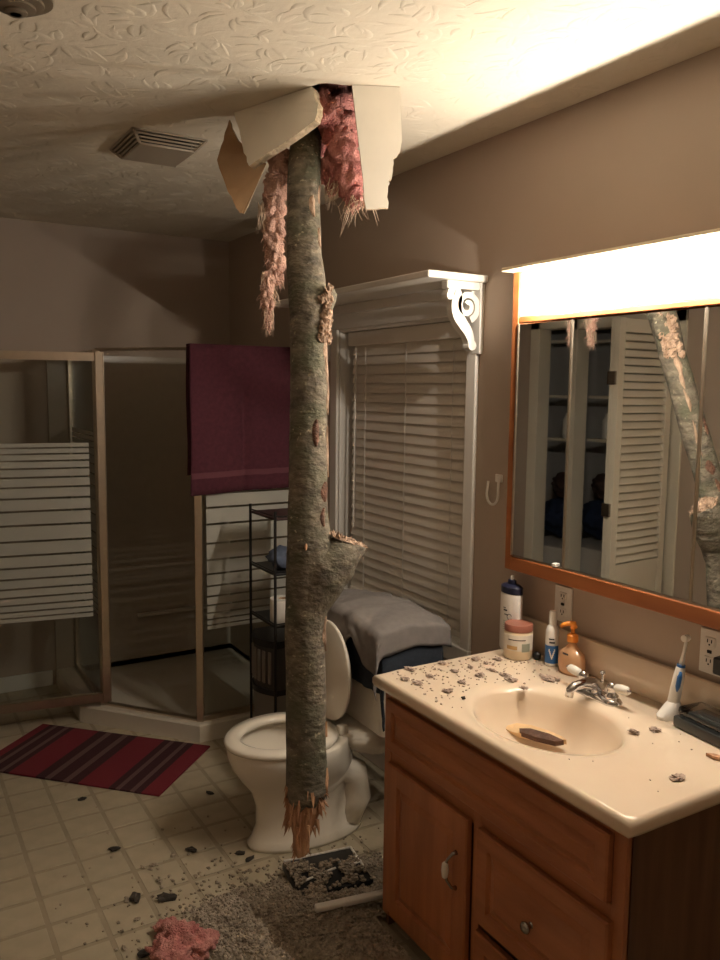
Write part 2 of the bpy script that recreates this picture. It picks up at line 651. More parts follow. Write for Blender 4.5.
# casing frame
cz = nb()
box(cz, XR-0.016, XR, WY0-0.055, WY0, WZ0, WZ1, bev=0.004)
obj('casing', cz, TRIM, win)
cz = nb()
box(cz, XR-0.016, XR, WY1, WY1+0.06, WZ0, WZ1, bev=0.004)
obj('casing', cz, TRIM, win)
cz = nb()
box(cz, XR-0.016, XR, WY0-0.055, WY1+0.06, WZ1, WZ1+0.085, bev=0.004)
obj('casing', cz, TRIM, win)
cz = nb()
box(cz, XR-0.020, XR, WY0-0.055, WY1+0.06, WZ0-0.065, WZ0, bev=0.004)
obj('casing', cz, TRIM, win)
jm = nb()
box(jm, XR-0.004, XR+0.085, WY0, WY0+0.012, WZ0, WZ1)
box(jm, XR-0.004, XR+0.085, WY1-0.012, WY1, WZ0, WZ1)
box(jm, XR-0.004, XR+0.085, WY0, WY1, WZ1-0.012, WZ1)
box(jm, XR-0.004, XR+0.085, WY0, WY1, WZ0, WZ0+0.012)
obj('jamb', jm, TRIM, win)
obj('pane', boxb(XR+0.079, XR+0.085, WY0+0.012, WY1-0.012, WZ0+0.012, WZ1-0.012), WGLASS, win)

bl = thing('window_blind', 'closed cream horizontal slat blind filling the window', 'blind', (XR+0.045, (WY0+WY1)/2, WZ0+0.02))
b0, b1 = WY0+0.02, WY1-0.055
obj('valance', boxb(XR+0.018, XR+0.062, b0-0.004, b1+0.01, WZ1-0.075, WZ1-0.014, bev=0.003), SLAT, bl)
sl = nb()
# one closed slat, slightly cupped
rings = []
for yy in (b0, b1):
    rr = []
    for k in range(5):
        q = (k/4-.5)
        rr.append(V((q*0.013-0.0025*math.cos(q*PI), yy, q*0.047)))
    for k in range(4, -1, -1):
        q = (k/4-.5)
        rr.append(V((q*0.013-0.0025*math.cos(q*PI)+0.0025, yy, q*0.047)))
    rings.append(rr)
ring_loft(sl, rings)
s0 = None
pitch = 0.0408
zt = WZ1-0.095
k = 0
for k in range(27):
    z = zt-k*pitch
    loc = V((XR+0.044, 0, z))-OFF[bl]
    if s0 is None:
        for v in sl.verts:
            v.co += OFF[bl]
        s0 = obj('slat', sl, SLAT, bl, smooth=True)
        s0.location = loc
    else:
        clone(s0, bl, loc)
zb = zt-26*pitch-0.035
obj('bottom_rail', boxb(XR+0.03, XR+0.058, b0, b1, zb-0.012, zb+0.012, bev=0.003), SLAT, bl)
for yy in (b0+0.12, (b0+b1)/2, b1-0.12):
    obj('ladder_cord', tube(nb(), [(XR+0.034, yy, WZ1-0.08), (XR+0.034, yy, zb)], 0.0013, 6), TRIM, bl)
obj('tilt_wand', tube(nb(), [(XR+0.022, b1-0.055, WZ1-0.085), (XR+0.018, b1-0.05, 1.02)], 0.0035, 8), WPLA, bl)

# shelf over window with scroll corbels
sh = thing('window_shelf', 'white painted shelf with scroll brackets above the window', 'shelf', (XR-0.12, 2.85, 2.01))
obj('board', boxb(1.586, XR, 2.235, 3.47, 2.018, 2.042, bev=0.005), TRIM, sh)
obj('apron', boxb(XR-0.03, XR, 2.29, 3.42, 1.978, 2.018, bev=0.004), TRIM, sh)


def corbel(y0, y1):
    # outline of S scroll in x (distance from wall a) / z
    c = thing('tmp', 'x', 'y', (0, 0, 0))
    bpy.data.objects.remove(c)
    bm = nb()
    fn = lambda a, b, d: V((XR-0.018-a, d, b))
    yc0, yc1 = y0, y1
    box(bm, XR-0.018-0.140, XR-0.018, y0-0.004, y1+0.004, 1.992, 2.018, bev=0.004)
    # spiral
    cx, cz = 0.050, 1.937
    pts = []
    n = 46
    for i in range(n+1):
        t = i/n
        ang = PI*0.30 + t*2*PI*1.55
        rad = 0.009+0.040*t
        pts.append((cx+rad*math.cos(ang), cz+rad*math.sin(ang)))
    # arm continues : from outer spiral end up to the front then sweeping to foot
    def strip(pl, wds):
        prev = None
        L, R = [], []
        for i, p in enumerate(pl):
            a = V(pl[max(0, i-1)])
            b = V(pl[min(len(pl)-1, i+1)])
            t = (b-a).normalized()
            nn = V((-t.y, t.x))
            wd = wds[i] if isinstance(wds, list) else wds
            L.append(V(p)+nn*wd)
            R.append(V(p)-nn*wd)
        rings = []
        for l, r in zip(L, R):
            rings.append([fn(l.x, l.y, yc0), fn(r.x, r.y, yc0), fn(r.x, r.y, yc1), fn(l.x, l.y, yc1)])
        ring_loft(bm, rings)
    strip(pts, [0.008+0.003*i/n for i in range(n+1)])
    arm = []
    P = [(0.128, 1.965), (0.118, 1.982), (0.100, 1.985), (0.093, 1.965), (0.097, 1.935), (0.090, 1.905), (0.068, 1.876), (0.046, 1.852), (0.033, 1.828), (0.028, 1.806)]
    for i in range(len(P)-1):
        for q in range(4):
            p0 = V(P[max(0, i-1)])
            p1 = V(P[i])
            p2 = V(P[i+1])
            p3 = V(P[min(len(P)-1, i+2)])
            t = q/4
            arm.append(0.5*((2*p1)+(p2-p0)*t+(2*p0-5*p1+4*p2-p3)*t*t+(3*p1-p0-3*p2+p3)*t**3))
    arm.append(V(P[-1]))
    m = len(arm)
    strip(arm, [0.012+0.009*math.sin(PI*i/m) for i in range(m)])
    # foot ball and front curl
    for (a, b, r) in ((0.026, 1.803, 0.017), (0.126, 1.968, 0.014)):
        poly = [(a+r*math.cos(2*PI*i/16), b+r*math.sin(2*PI*i/16)) for i in range(16)]
        prism(bm, poly, fn, yc0-0.002, yc1+0.002)
    return bm


for (y0, y1) in ((2.262, 2.292), (3.36, 3.39)):
    c = obj('bracket', corbel(y0, y1), TRIM, sh)
    OFFc = boxb(XR-0.018, XR, y0-0.008, y1+0.008, 1.775, 2.018, bev=0.003)
    obj('back_plate', OFFc, TRIM, c)

# white hook on wall
hk = nb()
hp = [V((XR-0.012, 2.195-0.002, 1.335))]
for i in range(13):
    a = PI+PI*i/12
    hp.append(V((XR-0.016, 2.165-0.030*math.cos(a)*1.0, 1.292+0.036*math.sin(a))))
hp.append(V((XR-0.016, 2.134, 1.345)))
hp.append(V((XR-0.010, 2.140, 1.350)))
hp.append(V((XR-0.004, 2.150, 1.350)))
hkr = thing('wall_hook', 'small white curved hook on the taupe wall between window and cabinet', 'hook', (XR, 2.165, 1.25))
obj('hook', tube(nb(), hp, 0.0045, 8), WPLA, hkr, smooth='all')
obj('mount', boxb(XR-0.006, XR, 2.13, 2.165, 1.335, 1.362, bev=0.002), WPLA, hkr)

# ================================================================== medicine cabinet with light bar
XM = 1.77
mc = thing('medicine_cabinet', 'orange oak framed medicine cabinet with three mirrored doors', 'cabinet', (XR, 1.53, 1.067))
mY0, mY1 = 1.04, 2.02
obj('body', boxb(XM+0.008, XR, mY0+0.006, mY1-0.006, 1.075, 2.035), OAKF, mc)
obj('frame_stile', boxb(XM-0.008, XM+0.02, mY1-0.030, mY1, 1.067, 2.035, bev=0.003), OAKF, mc)
obj('frame_stile', boxb(XM-0.008, XM+0.02, mY0, mY0+0.030, 1.067, 2.035, bev=0.003), OAKF, mc)
obj('frame_rail', boxb(XM-0.008, XM+0.02, mY0+0.0301, mY1-0.0301, 1.067, 1.112, bev=0.003), OAKF, mc)
obj('frame_rail', boxb(XM-0.006, XM+0.02, mY0+0.02, mY1-0.02, 1.862, 1.878, bev=0.002), OAKF, mc)
obj('track', boxb(XM-0.003, XM+0.02, mY0+0.03, mY1-0.03, 1.112, 1.117), ALUM, mc)


def mpanel(y0, y1, tilt, lead):
    bm = nb()
    box(bm, 0, 0.005, y0-y1, 0, 1.118, 1.858, bev=0.0015, seg=1)
    R = Matrix.Rotation(tilt, 4, 'Z')
    # hinge on the right (small y) edge
    for v in bm.verts:
        v.co = R @ (v.co+V((0, y1-y0, 0)))
        v.co += V((XM-0.001, y0, 0))
    o = obj('mirror_door', bm, MIRROR, mc)
    e = nb()
    box(e, -0.003, 0.004, (y1-y0)-0.005, (y1-y0), 1.118, 1.858)
    for v in e.verts:
        v.co = R @ v.co
        v.co += V((XM-0.001, y0, 0))
    obj('edge_strip', e, ALUM, o)


mpanel(1.768, 1.988, math.radians(2.3), True)
mpanel(1.318, 1.764, 0.0, False)
mpanel(1.072, 1.314, 0.0, False)
obj('pull_clip', boxb(XM-0.012, XM-0.002, 1.785, 1.80, 1.116, 1.126, bev=0.001), WPLA, mc)

lb = thing('vanity_light', 'lit vanity light bar with row of globe bulbs above mirror', 'light', (XR, 1.5, 1.88))
obj('back_plate', boxb(XM-0.002, XM+0.008, mY0+0.03, mY1-0.03, 1.880, 2.018, bev=0.001), PLATE, lb)
obj('top_board', boxb(1.7155, XR, mY0-0.005, mY1+0.005, 2.020, 2.032, bev=0.003), mat('glare-paled board', (0.78, 0.66, 0.48), 0.4), lb)  # board colour paled to carry the bulbs' glare
for yb in (1.87, 1.687, 1.5, 1.312, 1.125):
    bm = nb()
    prof = [(0.012, -0.047), (0.016, -0.043), (0.024, -0.036)]
    for i in range(13):
        a = -PI/2+0.75+(PI-0.75)*i/12
        prof.append((0.038*math.cos(a)+1e-4, 0.038*math.sin(a)))
    RM = Matrix.Rotation(-PI/2, 3, 'Y')
    lathe(bm, prof, (XM-0.052, yb, 1.945), 20, mtx=RM)
    b_ = obj('bulb', bm, GLOBE, lb, smooth='all')
    obj('filament', blob(nb(), (XM-0.048, yb, 1.945), (0.0035, 0.0035, 0.0035), 2, 0.0), BULB, b_, smooth='all')
    obj('socket', lathe(nb(), [(0.022, 0), (0.022, 0.008), (0.017, 0.014)], (XM-0.002, yb, 1.945), 20, mtx=RM), PORC, b_, smooth=True)  # socket kept white so its colour stands in for bulb glare

# ================================================================== vanity
va = thing('vanity_cabinet', 'stained oak bathroom vanity cabinet with door and drawers', 'cabinet', (1.55, 1.53, 0))
vx, vy0, vy1, vz = 1.282, 1.065, 1.985, 0.76
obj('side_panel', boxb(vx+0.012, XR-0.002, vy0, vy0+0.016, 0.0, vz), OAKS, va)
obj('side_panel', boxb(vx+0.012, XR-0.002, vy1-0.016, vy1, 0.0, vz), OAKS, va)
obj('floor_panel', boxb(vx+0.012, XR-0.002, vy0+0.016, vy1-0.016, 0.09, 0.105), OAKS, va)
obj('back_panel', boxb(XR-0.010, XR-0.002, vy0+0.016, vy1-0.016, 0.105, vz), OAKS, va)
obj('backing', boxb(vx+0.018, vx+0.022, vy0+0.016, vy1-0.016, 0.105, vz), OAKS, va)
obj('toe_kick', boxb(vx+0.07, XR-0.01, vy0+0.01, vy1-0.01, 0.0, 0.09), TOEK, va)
# face frame
obj('stile', boxb(vx-0.002, vx+0.018, vy1-0.035, vy1, 0.045, vz, bev=0.002), OAK, va)
obj('stile', boxb(vx-0.002, vx+0.018, vy0, vy0+0.035, 0.045, vz, bev=0.002), OAK, va)
obj('stile', boxb(vx-0.001, vx+0.018, 1.527, 1.557, 0.045, 0.575, bev=0.002), OAK, va)
obj('rail', boxb(vx-0.001, vx+0.018, vy0+0.035, vy1-0.035, 0.735, vz, bev=0.002), OAKH, va)
obj('rail', boxb(vx, vx+0.018, vy0+0.035, vy1-0.035, 0.535, 0.578, bev=0.002), OAKH, va)
obj('rail', boxb(vx, vx+0.018, vy0+0.035, vy1-0.035, 0.045, 0.085, bev=0.002), OAKH, va)


def panel_front(name, y0, y1, z0, z1, fw_=0.05, m=OAK, raised=True):
    x1 = vx-0.002
    x0 = x1-0.018
    bm = nb()
    # frame with sloped inner edge, then a raised field
    def rect(x, i):
        return [V((x, y0+i, z0+i)), V((x, y1-i, z0+i)), V((x, y1-i, z1-i)), V((x, y0+i, z1-i))]
    rr = [rect(x1, 0), rect(x0+0.004, 0), rect(x0, 0.004), rect(x0, fw_), rect(x0+0.008, fw_+0.005), rect(x0+0.008, fw_+0.010), rect(x0+0.002, fw_+0.028)]
    ring_loft(bm, rr)
    return obj(name, bm, m, va)


false_f = panel_front('drawer_front', 1.10, 1.958, 0.585, 0.738, 0.032, OAKH)
door = panel_front('door', 1.562, 1.945, 0.078, 0.545, 0.055, OAK)
dr1 = panel_front('drawer', 1.092, 1.522, 0.292, 0.545, 0.042, OAKH)
dr2 = panel_front('drawer', 1.092, 1.522, 0.075, 0.268, 0.042, OAKH)
# door pull
px = vx-0.02
pp = [V((px, 1.600, 0.440)), V((px-0.012, 1.603, 0.437)), V((px-0.022, 1.612, 0.418)), V((px-0.026, 1.615, 0.390)), V((px-0.022, 1.612, 0.362)), V((px-0.012, 1.603, 0.343)), V((px, 1.600, 0.340))]
h_ = obj('pull', tube(nb(), pp, [0.007, 0.0045, 0.004, 0.004, 0.004, 0.0045, 0.007], 10), NICKEL, door, smooth='all')
obj('pull_grip', lathe(nb(), [(0.005, -0.022), (0.0085, -0.018), (0.0105, 0), (0.0085, 0.018), (0.005, 0.022)], (px-0.026, 1.615, 0.390), 14), PORC, door, smooth='all')
for d_, zz in ((dr1, 0.405), (dr2, 0.17)):
    RX = Matrix.Rotation(-PI/2, 3, 'Y')
    k_ = lathe(nb(), [(0.012, 0), (0.010, 0.004), (0.006, 0.008), (0.006, 0.014), (0.013, 0.019), (0.015, 0.024), (0.012, 0.029), (0.004, 0.031)], (px+0.008, 1.318, zz), 18, mtx=RX)
    obj('knob', k_, NICKEL, d_, smooth='all')

# countertop with integral oval bowl ---------------------------------
TX0, TX1, TY0, TY1, TZ = 1.250, XR, 1.035, 2.012, 0.80
BC = V((1.478, 1.515))
AX, AY = 0.172, 0.225
vt = thing('sink_countertop', 'cream cultured marble vanity top with integral oval sink', 'countertop', (1.55, 1.52, 0.76))
bm = nb()
n = 64
rings = []


def rect_pt(a):
    c, s = math.cos(a), math.sin(a)
    dx = (TX1-BC.x) if c > 0 else (BC.x-TX0)
    dy = (TY1-BC.y) if s > 0 else (BC.y-TY0)
    return c, s, dx, dy


corner_angles = [math.atan2(TY1-BC.y, TX1-BC.x), math.atan2(TY1-BC.y, TX0-BC.x), math.atan2(TY0-BC.y, TX0-BC.x), math.atan2(TY0-BC.y, TX1-BC.x)]
angs = [2*PI*i/n for i in range(n)]
for ca in corner_angles:
    ca %= 2*PI
    j = min(range(n), key=lambda q: abs(angs[q]-ca))
    angs[j] = ca


def rect_ring(inset, z):
    rg = []
    x0, x1, y0, y1 = TX0+inset, TX1, TY0+inset, TY1-inset
    for a in angs:
        c, s = math.cos(a), math.sin(a)
        tx = ((x1-BC.x)/c if c > 1e-9 else ((x0-BC.x)/c if c < -1e-9 else 1e9))
        ty = ((y1-BC.y)/s if s > 1e-9 else ((y0-BC.y)/s if s < -1e-9 else 1e9))
        t = min(tx, ty)
        rg.append(V((BC.x+c*t, BC.y+s*t, z)))
    return rg


def ell(k, z, dxc=0):
    return [V((BC.x+dxc+AX*k*math.cos(a), BC.y+AY*k*math.sin(a), z)) for a in angs]


rings = [rect_ring(0.012, 0.760), rect_ring(0.003, 0.763), rect_ring(0.0, 0.772), rect_ring(0.0, 0.786), rect_ring(0.003, 0.795), rect_ring(0.010, 0.7995), rect_ring(0.014, TZ)]
rings += [ell(1.16, TZ), ell(1.10, TZ-0.002), ell(1.0, TZ-0.007), ell(0.955, TZ-0.017), ell(0.91, TZ-0.040), ell(0.84, TZ-0.070), ell(0.72, TZ-0.100), ell(0.55, TZ-0.122), ell(0.32, TZ-0.134), ell(0.1, TZ-0.138)]
ring_loft(bm, rings, False, True)
top = obj('top', bm, MARBLE, vt, smooth='all')
obj('backsplash', boxb(XR-0.022, XR, TY0, TY1, TZ-0.002, 0.905, bev=0.006), MARBLE, vt, smooth=True)
obj('drain', lathe(nb(), [(0.022, 0), (0.022, 0.003), (0.012, 0.004)], (BC.x, BC.y, TZ-0.1385), 20), CHROME, vt, smooth=True)

# faucet ----------------------------------------------------------------
FC = V((1.700, 1.545, TZ))
fa = thing('faucet', 'chrome two-handle faucet with white porcelain levers behind the sink', 'faucet', FC)
bm = nb()
prof = [(0.0, 0.0), (0.0, 0.006), (0.004, 0.012), (0.010, 0.016)]
rings = []
for ins, z in prof:
    rg = []
    for i in range(36):
        a = 2*PI*i/36
        r_ = 0.027-ins
        yo = 0.055 if math.sin(a) > 0 else -0.055
        rg.append(FC+V((r_*math.cos(a), r_*math.sin(a)+yo, z)))
    rings.append(rg)
ring_loft(bm, rings)
obj('base_plate', bm, CHROME, fa, smooth=True)
sp = [FC+V((0.002, 0, 0.010)), FC+V((-0.004, 0, 0.030)), FC+V((-0.022, 0, 0.043)), FC+V((-0.055, 0, 0.048)), FC+V((-0.088, 0, 0.047)), FC+V((-0.104, 0, 0.038)), FC+V((-0.108, 0, 0.020))]
obj('spout', tube(nb(), sp, [0.024, 0.021, 0.018, 0.014, 0.0125, 0.012, 0.011], 16), CHROME, fa, smooth='all')
obj('lift_rod', lathe(nb(), [(0.003, 0.012), (0.003, 0.060), (0.0075, 0.063), (0.0085, 0.068), (0.006, 0.072)], FC+V((0.020, 0, 0)), 12), CHROME, fa, smooth='all')
for s in (1, -1):
    c = FC+V((0, 0.052*s, 0))
    hd = obj('handle', lathe(nb(), [(0.020, 0.014), (0.019, 0.022), (0.013, 0.028), (0.012, 0.038), (0.015, 0.042), (0.014, 0.050), (0.008, 0.057), (0.003, 0.060)], c, 18), CHROME, fa, smooth='all')
    RY = Matrix.Rotation(-s*(PI/2-0.10), 3, 'X')
    obj('lever', lathe(nb(), [(0.008, 0.012), (0.012, 0.018), (0.0135, 0.035), (0.012, 0.052), (0.009, 0.057)], c+V((0, 0, 0.046)), 16, mtx=RY), PORC, hd, smooth='all')
    obj('lever_tip', lathe(nb(), [(0.007, 0.057), (0.0075, 0.061), (0.003, 0.066)], c+V((0, 0, 0.046)), 12, mtx=RY), CHROME, hd, smooth='all')

# outlets ----------------------------------------------------------------
def outlet(name, y0, y1, z0, z1, label, plug=False):
    t = thing(name, label, 'outlet', (XR, (y0+y1)/2, z0))
    obj('cover_plate', boxb(XR-0.006, XR, y0, y1, z0, z1, bev=0.002), WPLA, t)
    n_ = 1 if (y1-y0) < 0.09 else 2
    for q in range(n_):
        yc = y0+(y1-y0)*(q+0.5)/n_
        for zz in (0.72, 0.28):
            zc = z0+(z1-z0)*zz
            f = obj('receptacle', boxb(XR-0.0085, XR-0.004, yc-0.016, yc+0.016, zc-0.013, zc+0.013, bev=0.003), WPLA, t)
            for dy in (-0.006, 0.006):
                obj('slot', boxb(XR-0.0095, XR-0.008, yc+dy-0.0012, yc+dy+0.0012, zc-0.002, zc+0.007), BLACK, f)
            obj('slot', boxb(XR-0.0095, XR-0.008, yc-0.002, yc+0.002, zc-0.009, zc-0.005), BLACK, f)
        obj('reset_button', boxb(XR-0.0095, XR-0.004, yc-0.006, yc+0.006, (z0+z1)/2-0.004, (z0+z1)/2+0.004, bev=0.001), BLACK, t)
    return t


outlet('wall_outlet', 1.785, 1.858, 0.925, 1.040, 'white wall outlet behind the orange soap pump')
outlet('wall_outlet', 1.205, 1.325, 0.922, 1.040, 'wide white wall outlet right of the toothbrush')
pg = thing('plug_adapter', 'black plug adapter pushed into the right-hand outlet', 'plug', (XR-0.02, 1.236, 0.945))
obj('housing', boxb(XR-0.045, XR-0.0100, 1.214, 1.258, 0.940, 0.985, bev=0.005), BLACK, pg)
obj('cord', tube(nb(), [(XR-0.03, 1.236, 0.942), (XR-0.032, 1.234, 0.918), (XR-0.045, 1.225, 0.86), (XR-0.05, 1.20, 0.812), (XR-0.06, 1.16, 0.806)], 0.003, 8), BLACK, pg, smooth='all')

# ================================================================== things on the counter
CAMDIR = lambda c: math.atan2(-c[1], -c[0])


def tall_bottle():
    c = V((1.768, 1.986, TZ))
    t = thing('lotion_bottle', 'tall white lotion bottle with navy cap at counter back corner', 'bottle', c)
    sx, sy = 0.60, 1.0
    rr = 0.045
    obj('body', lathe(nb(), [(rr*.93, 0.0), (rr, 0.006), (rr, 0.183), (rr*.97, 0.189), (rr*.93, 0.191)], c, 32, sx, sy), WPLA, t, smooth=True)
    cap = obj('cap', lathe(nb(), [(rr*.99, 0.1915), (rr*.99, 0.212), (rr*.75, 0.219), (rr*.4, 0.221), (rr*.38, 0.233), (rr*.3, 0.235)], c, 32, sx, sy), NAVY, t, smooth=True)
    obj('cap_tip', lathe(nb(), [(0.006, 0.235), (0.006, 0.247), (0.004, 0.249)], c, 12), WPLA, cap)
    a0 = PI-0.1
    # print: two script lines and a swirl
    for (p0, p1, z0, z1) in ((-0.05, 0.32, 0.134, 0.139), (0.05, 0.40, 0.121, 0.1245), (-0.1, 0.18, 0.143, 0.1455)):
        obj('print_line', patch(nb(), c, rr, a0+p0, a0+p1, z0, z1, 5, sx, sy), TEXTINK, t)
    bm = nb()
    for k in range(14):
        q0 = 2*PI*k/16+0.5
        q1 = 2*PI*(k+1)/16+0.5
        aa = a0+0.52
        patch(bm, c, rr, aa+0.20*math.cos(q0)-0.02, aa+0.20*math.cos(q0)+0.05, 0.117+0.009*math.sin(q0)-0.001, 0.117+0.009*math.sin(q0)+0.0012, 1, sx, sy)
    obj('print_swirl', bm, TEXTINK, t)
    bm = nb()
    for k in range(5):
        patch(bm, c, rr, a0-0.1, a0+0.35, 0.100-k*0.007, 0.1012-k*0.007, 3, sx, sy)
    obj('print_text', bm, GREYG, t)


tall_bottle()
c = V((1.738, 1.915, TZ))
t = thing('cosmetic_jar', 'round cream jar with pinkish brown screw lid before the tall bottle', 'jar', c)
obj('body', lathe(nb(), [(0.041, 0), (0.045, 0.005), (0.046, 0.085), (0.043, 0.090)], c, 32), JAR, t, smooth=True)
lid = obj('lid', lathe(nb(), [(0.0455, 0.0905), (0.0455, 0.108), (0.043, 0.112), (0.020, 0.1125)], c, 32), BRNLID, t, smooth=True)
a0 = CAMDIR(c)
obj('label_band', patch(nb(), c, 0.0462, a0-1.3, a0+1.3, 0.032, 0.082, 14), JARLBL, t)
obj('print_box', patch(nb(), c, 0.0472, a0+0.25, a0+0.85, 0.030, 0.056, 5), GREYG, t)
obj('print_line', patch(nb(), c, 0.0472, a0-0.7, a0+0.5, 0.066, 0.069, 8), TEXTINK, t)
obj('print_line', patch(nb(), c, 0.0472, a0-0.8, a0-0.05, 0.036, 0.048, 5), GOLDI, t)

c = V((1.779, 1.806, TZ))
t = thing('lotion_tube', 'slim white bottle with blue label beside the orange soap pump', 'bottle', c)
obj('body', lathe(nb(), [(0.019, 0), (0.0205, 0.004), (0.0205, 0.110), (0.017, 0.122), (0.012, 0.128)], c, 24), WPLA, t, smooth=True)
obj('cap', lathe(nb(), [(0.0125, 0.1285), (0.012, 0.168), (0.010, 0.172)], c, 20), WPLA, t, smooth=True)
a0 = CAMDIR(c)
obj('label_band', patch(nb(), c, 0.0207, a0-1.5, a0+1.1, 0.010, 0.066, 12), BLUE, t)
bm = nb()
for k in range(5):
    patch(bm, c, 0.0217, a0-0.45+0.09*k, a0-0.30+0.09*k, 0.048-0.006*k, 0.056-0.006*k, 1)
    patch(bm, c, 0.0217, a0+0.45-0.09*k, a0+0.30-0.09*k, 0.048-0.006*k, 0.056-0.006*k, 1)
obj('print_mark', bm, WPLA, t)
obj('print_line', patch(nb(), c, 0.0207, a0-0.5, a0+0.3, 0.085, 0.089, 5), TEXTINK, t)
obj('print_line', patch(nb(), c, 0.0207, a0-0.4, a0+0.4, 0.074, 0.079, 5), TEXTINK, t)

c = V((1.780, 1.722, TZ))
t = thing('soap_dispenser', 'peach soap bottle with bright orange pump top', 'soap', c)
pr = []
for i in range(15):
    f = i/14
    pr.append((0.042*(0.80+0.36*math.sin(PI*min(1, f*1.02+0.12))**0.8)*(1 if f < .75 else 1-(f-.75)*2.0), 0.088*f))
pr.append((0.014, 0.094))
pr.append((0.013, 0.100))
obj('bottle_body', lathe(nb(), pr, c, 28, 0.68, 1.0), SOAP, t, smooth='all')
pm = obj('pump_collar', lathe(nb(), [(0.017, 0.0985), (0.017, 0.118), (0.010, 0.123), (0.006, 0.124), (0.006, 0.140)], c, 20), ORANGE, t, smooth=True)
obj('pump_spout', tube(nb(), [c+V((0.004, 0, 0.140)), c+V((0, 0, 0.152)), c+V((-0.010, 0.006, 0.154)), c+V((-0.026, 0.016, 0.149)), c+V((-0.032, 0.020, 0.142))], [0.011, 0.011, 0.008, 0.006, 0.005], 12), ORANGE, pm, smooth='all')
a0 = PI+0.2
obj('print_mark', patch(nb(), c, 0.0465, a0-0.35, a0+0.1, 0.062, 0.068, 5, 0.68, 1.0), TEXTINK, t)
bm = nb()
c = V((1.775, 1.866, TZ))
blob(bm, c+V((0, 0, 0.012)), (0.012, 0.016, 0.0135), 2, 0.15, 2, 4)
obj('bottle_cap', bm, BLACK, label='small black cap lying between jar and slim bottle', cat='cap', smooth='all')
bm = nb()
blob(bm, V((1.797, 1.842, TZ+0.011)), (0.010, 0.010, 0.012), 2, 0.1, 2, 8)
obj('cotton_ball', bm, RAWW, label='small tan ball left of the slim blue labelled bottle', cat='ball', smooth='all')

# electric toothbrush on charger
c = V((1.765, 1.340, TZ))
t = thing('electric_toothbrush', 'white electric toothbrush standing on its charger base', 'toothbrush', c)
bm = nb()
rings = []
for (z, a, b, sx) in ((0.0, 0.036, 0.024, -0.008), (0.008, 0.037, 0.025, -0.008), (0.020, 0.031, 0.022, -0.004), (0.036, 0.021, 0.019, 0.002), (0.042, 0.017, 0.016, 0.004)):
    rings.append([c+V((sx+a*math.cos(2*PI*i/24), 0.010*(a/0.036)+b*math.sin(2*PI*i/24), z)) for i in range(24)])
ring_loft(bm, rings)
obj('charger_base', bm, WPLA, t, smooth=True)
ln = V((0.05, -0.13, 1.0)).normalized()
p0 = c+V((0.004, 0.008, 0.030))
obj('handle_body', tube(nb(), [p0+ln*s for s in (0, 0.01, 0.04, 0.08, 0.105, 0.115)], [0.013, 0.0155, 0.0155, 0.0145, 0.012, 0.009], 16), WPLA, t, smooth='all')
obj('grip_strip', tube(nb(), [p0+ln*s+V((-0.009, -0.009, 0)) for s in (0.045, 0.06, 0.085, 0.100)], [0.003, 0.0065, 0.0065, 0.003], 10), BLUE, t, smooth='all')
obj('collar_ring', tube(nb(), [p0+ln*0.110, p0+ln*0.116], 0.0108, 16), BLUE, t, smooth=True)
obj('neck', tube(nb(), [p0+ln*0.115, p0+ln*0.15, p0+ln*0.187], [0.0075, 0.0045, 0.004], 12), WPLA, t, smooth='all')
hp = p0+ln*0.190
RH = Matrix.Rotation(-PI/2, 3, 'Y')
hd = obj('brush_head', lathe(nb(), [(0.008, -0.006), (0.0095, -0.002), (0.0095, 0.004)], hp, 16, mtx=RH), WPLA, t, smooth=True)
obj('bristles', lathe(nb(), [(0.0085, 0.004), (0.009, 0.013), (0.006, 0.0135)], hp, 16, mtx=RH), PAPERW, hd)

# clear lidded dark case
t = thing('plastic_case', 'dark grey plastic case with clear domed lid beside toothbrush', 'case', (1.755, 1.185, TZ))
RB = Matrix.Translation((1.757, 1.185, 0)) @ Matrix.Rotation(math.radians(-6), 4, 'Z')
obj('tray', box(nb(), -0.052, 0.045, -0.14, 0.118, TZ+0.0005, TZ+0.030, bev=0.006, mtx=RB), GREYPL, t, smooth=True)
bm = nb()
box(bm, -0.047, 0.040, -0.134, 0.112, TZ+0.0305, TZ+0.058, bev=0.012, seg=3, mtx=RB)
obj('clear_lid', bm, CLEAR, t, smooth=True)
bm = nb()
box(bm, -0.034, 0.030, -0.11, 0.09, TZ+0.032, TZ+0.046, bev=0.006, mtx=RB)
obj('insert', bm, GREYPL, t, smooth=True)

# wood chunks
bm = nb()
poly = [(-0.085, 0.000), (-0.060, 0.014), (-0.020, 0.017), (0.030, 0.012), (0.075, 0.004), (0.090, -0.003), (0.055, -0.008), (0.0, -0.012), (-0.055, -0.014), (-0.082, -0.010)]
WR = Matrix.Rotation(math.radians(-62), 3, 'Z') @ Matrix.Rotation(math.radians(4), 3, 'Y') @ Matrix.Rotation(math.radians(28), 3, 'X')
wc = V((1.536, 1.610, TZ-0.103))
sg = thing('wood_splinter', 'split chunk of wood with dark bark lying in the sink', 'wood', wc)
prism(bm, poly, lambda a, b, d: wc+WR @ V((a, b*1.2, d+0.012*a/0.09)), -0.004, 0.016)
obj('pale_wood', bm, mat('pale split wood', (0.72, 0.50, 0.28), 0.7, var=0.15, vscale=40), sg)
bm = nb()
poly2 = [(-0.050, 0.010), (-0.02, 0.016), (0.035, 0.013), (0.080, 0.004), (0.060, -0.004), (0.0, -0.003), (-0.045, 0.002)]
prism(bm, poly2, lambda a, b, d: wc+WR @ V((a+0.006, b*1.3-0.018, d+0.012*a/0.09)), 0.004, 0.024)
obj('bark', bm, mat('wet brown bark', (0.085, 0.04, 0.026), 0.7, var=0.3, vscale=40, bump=0.6), sg)

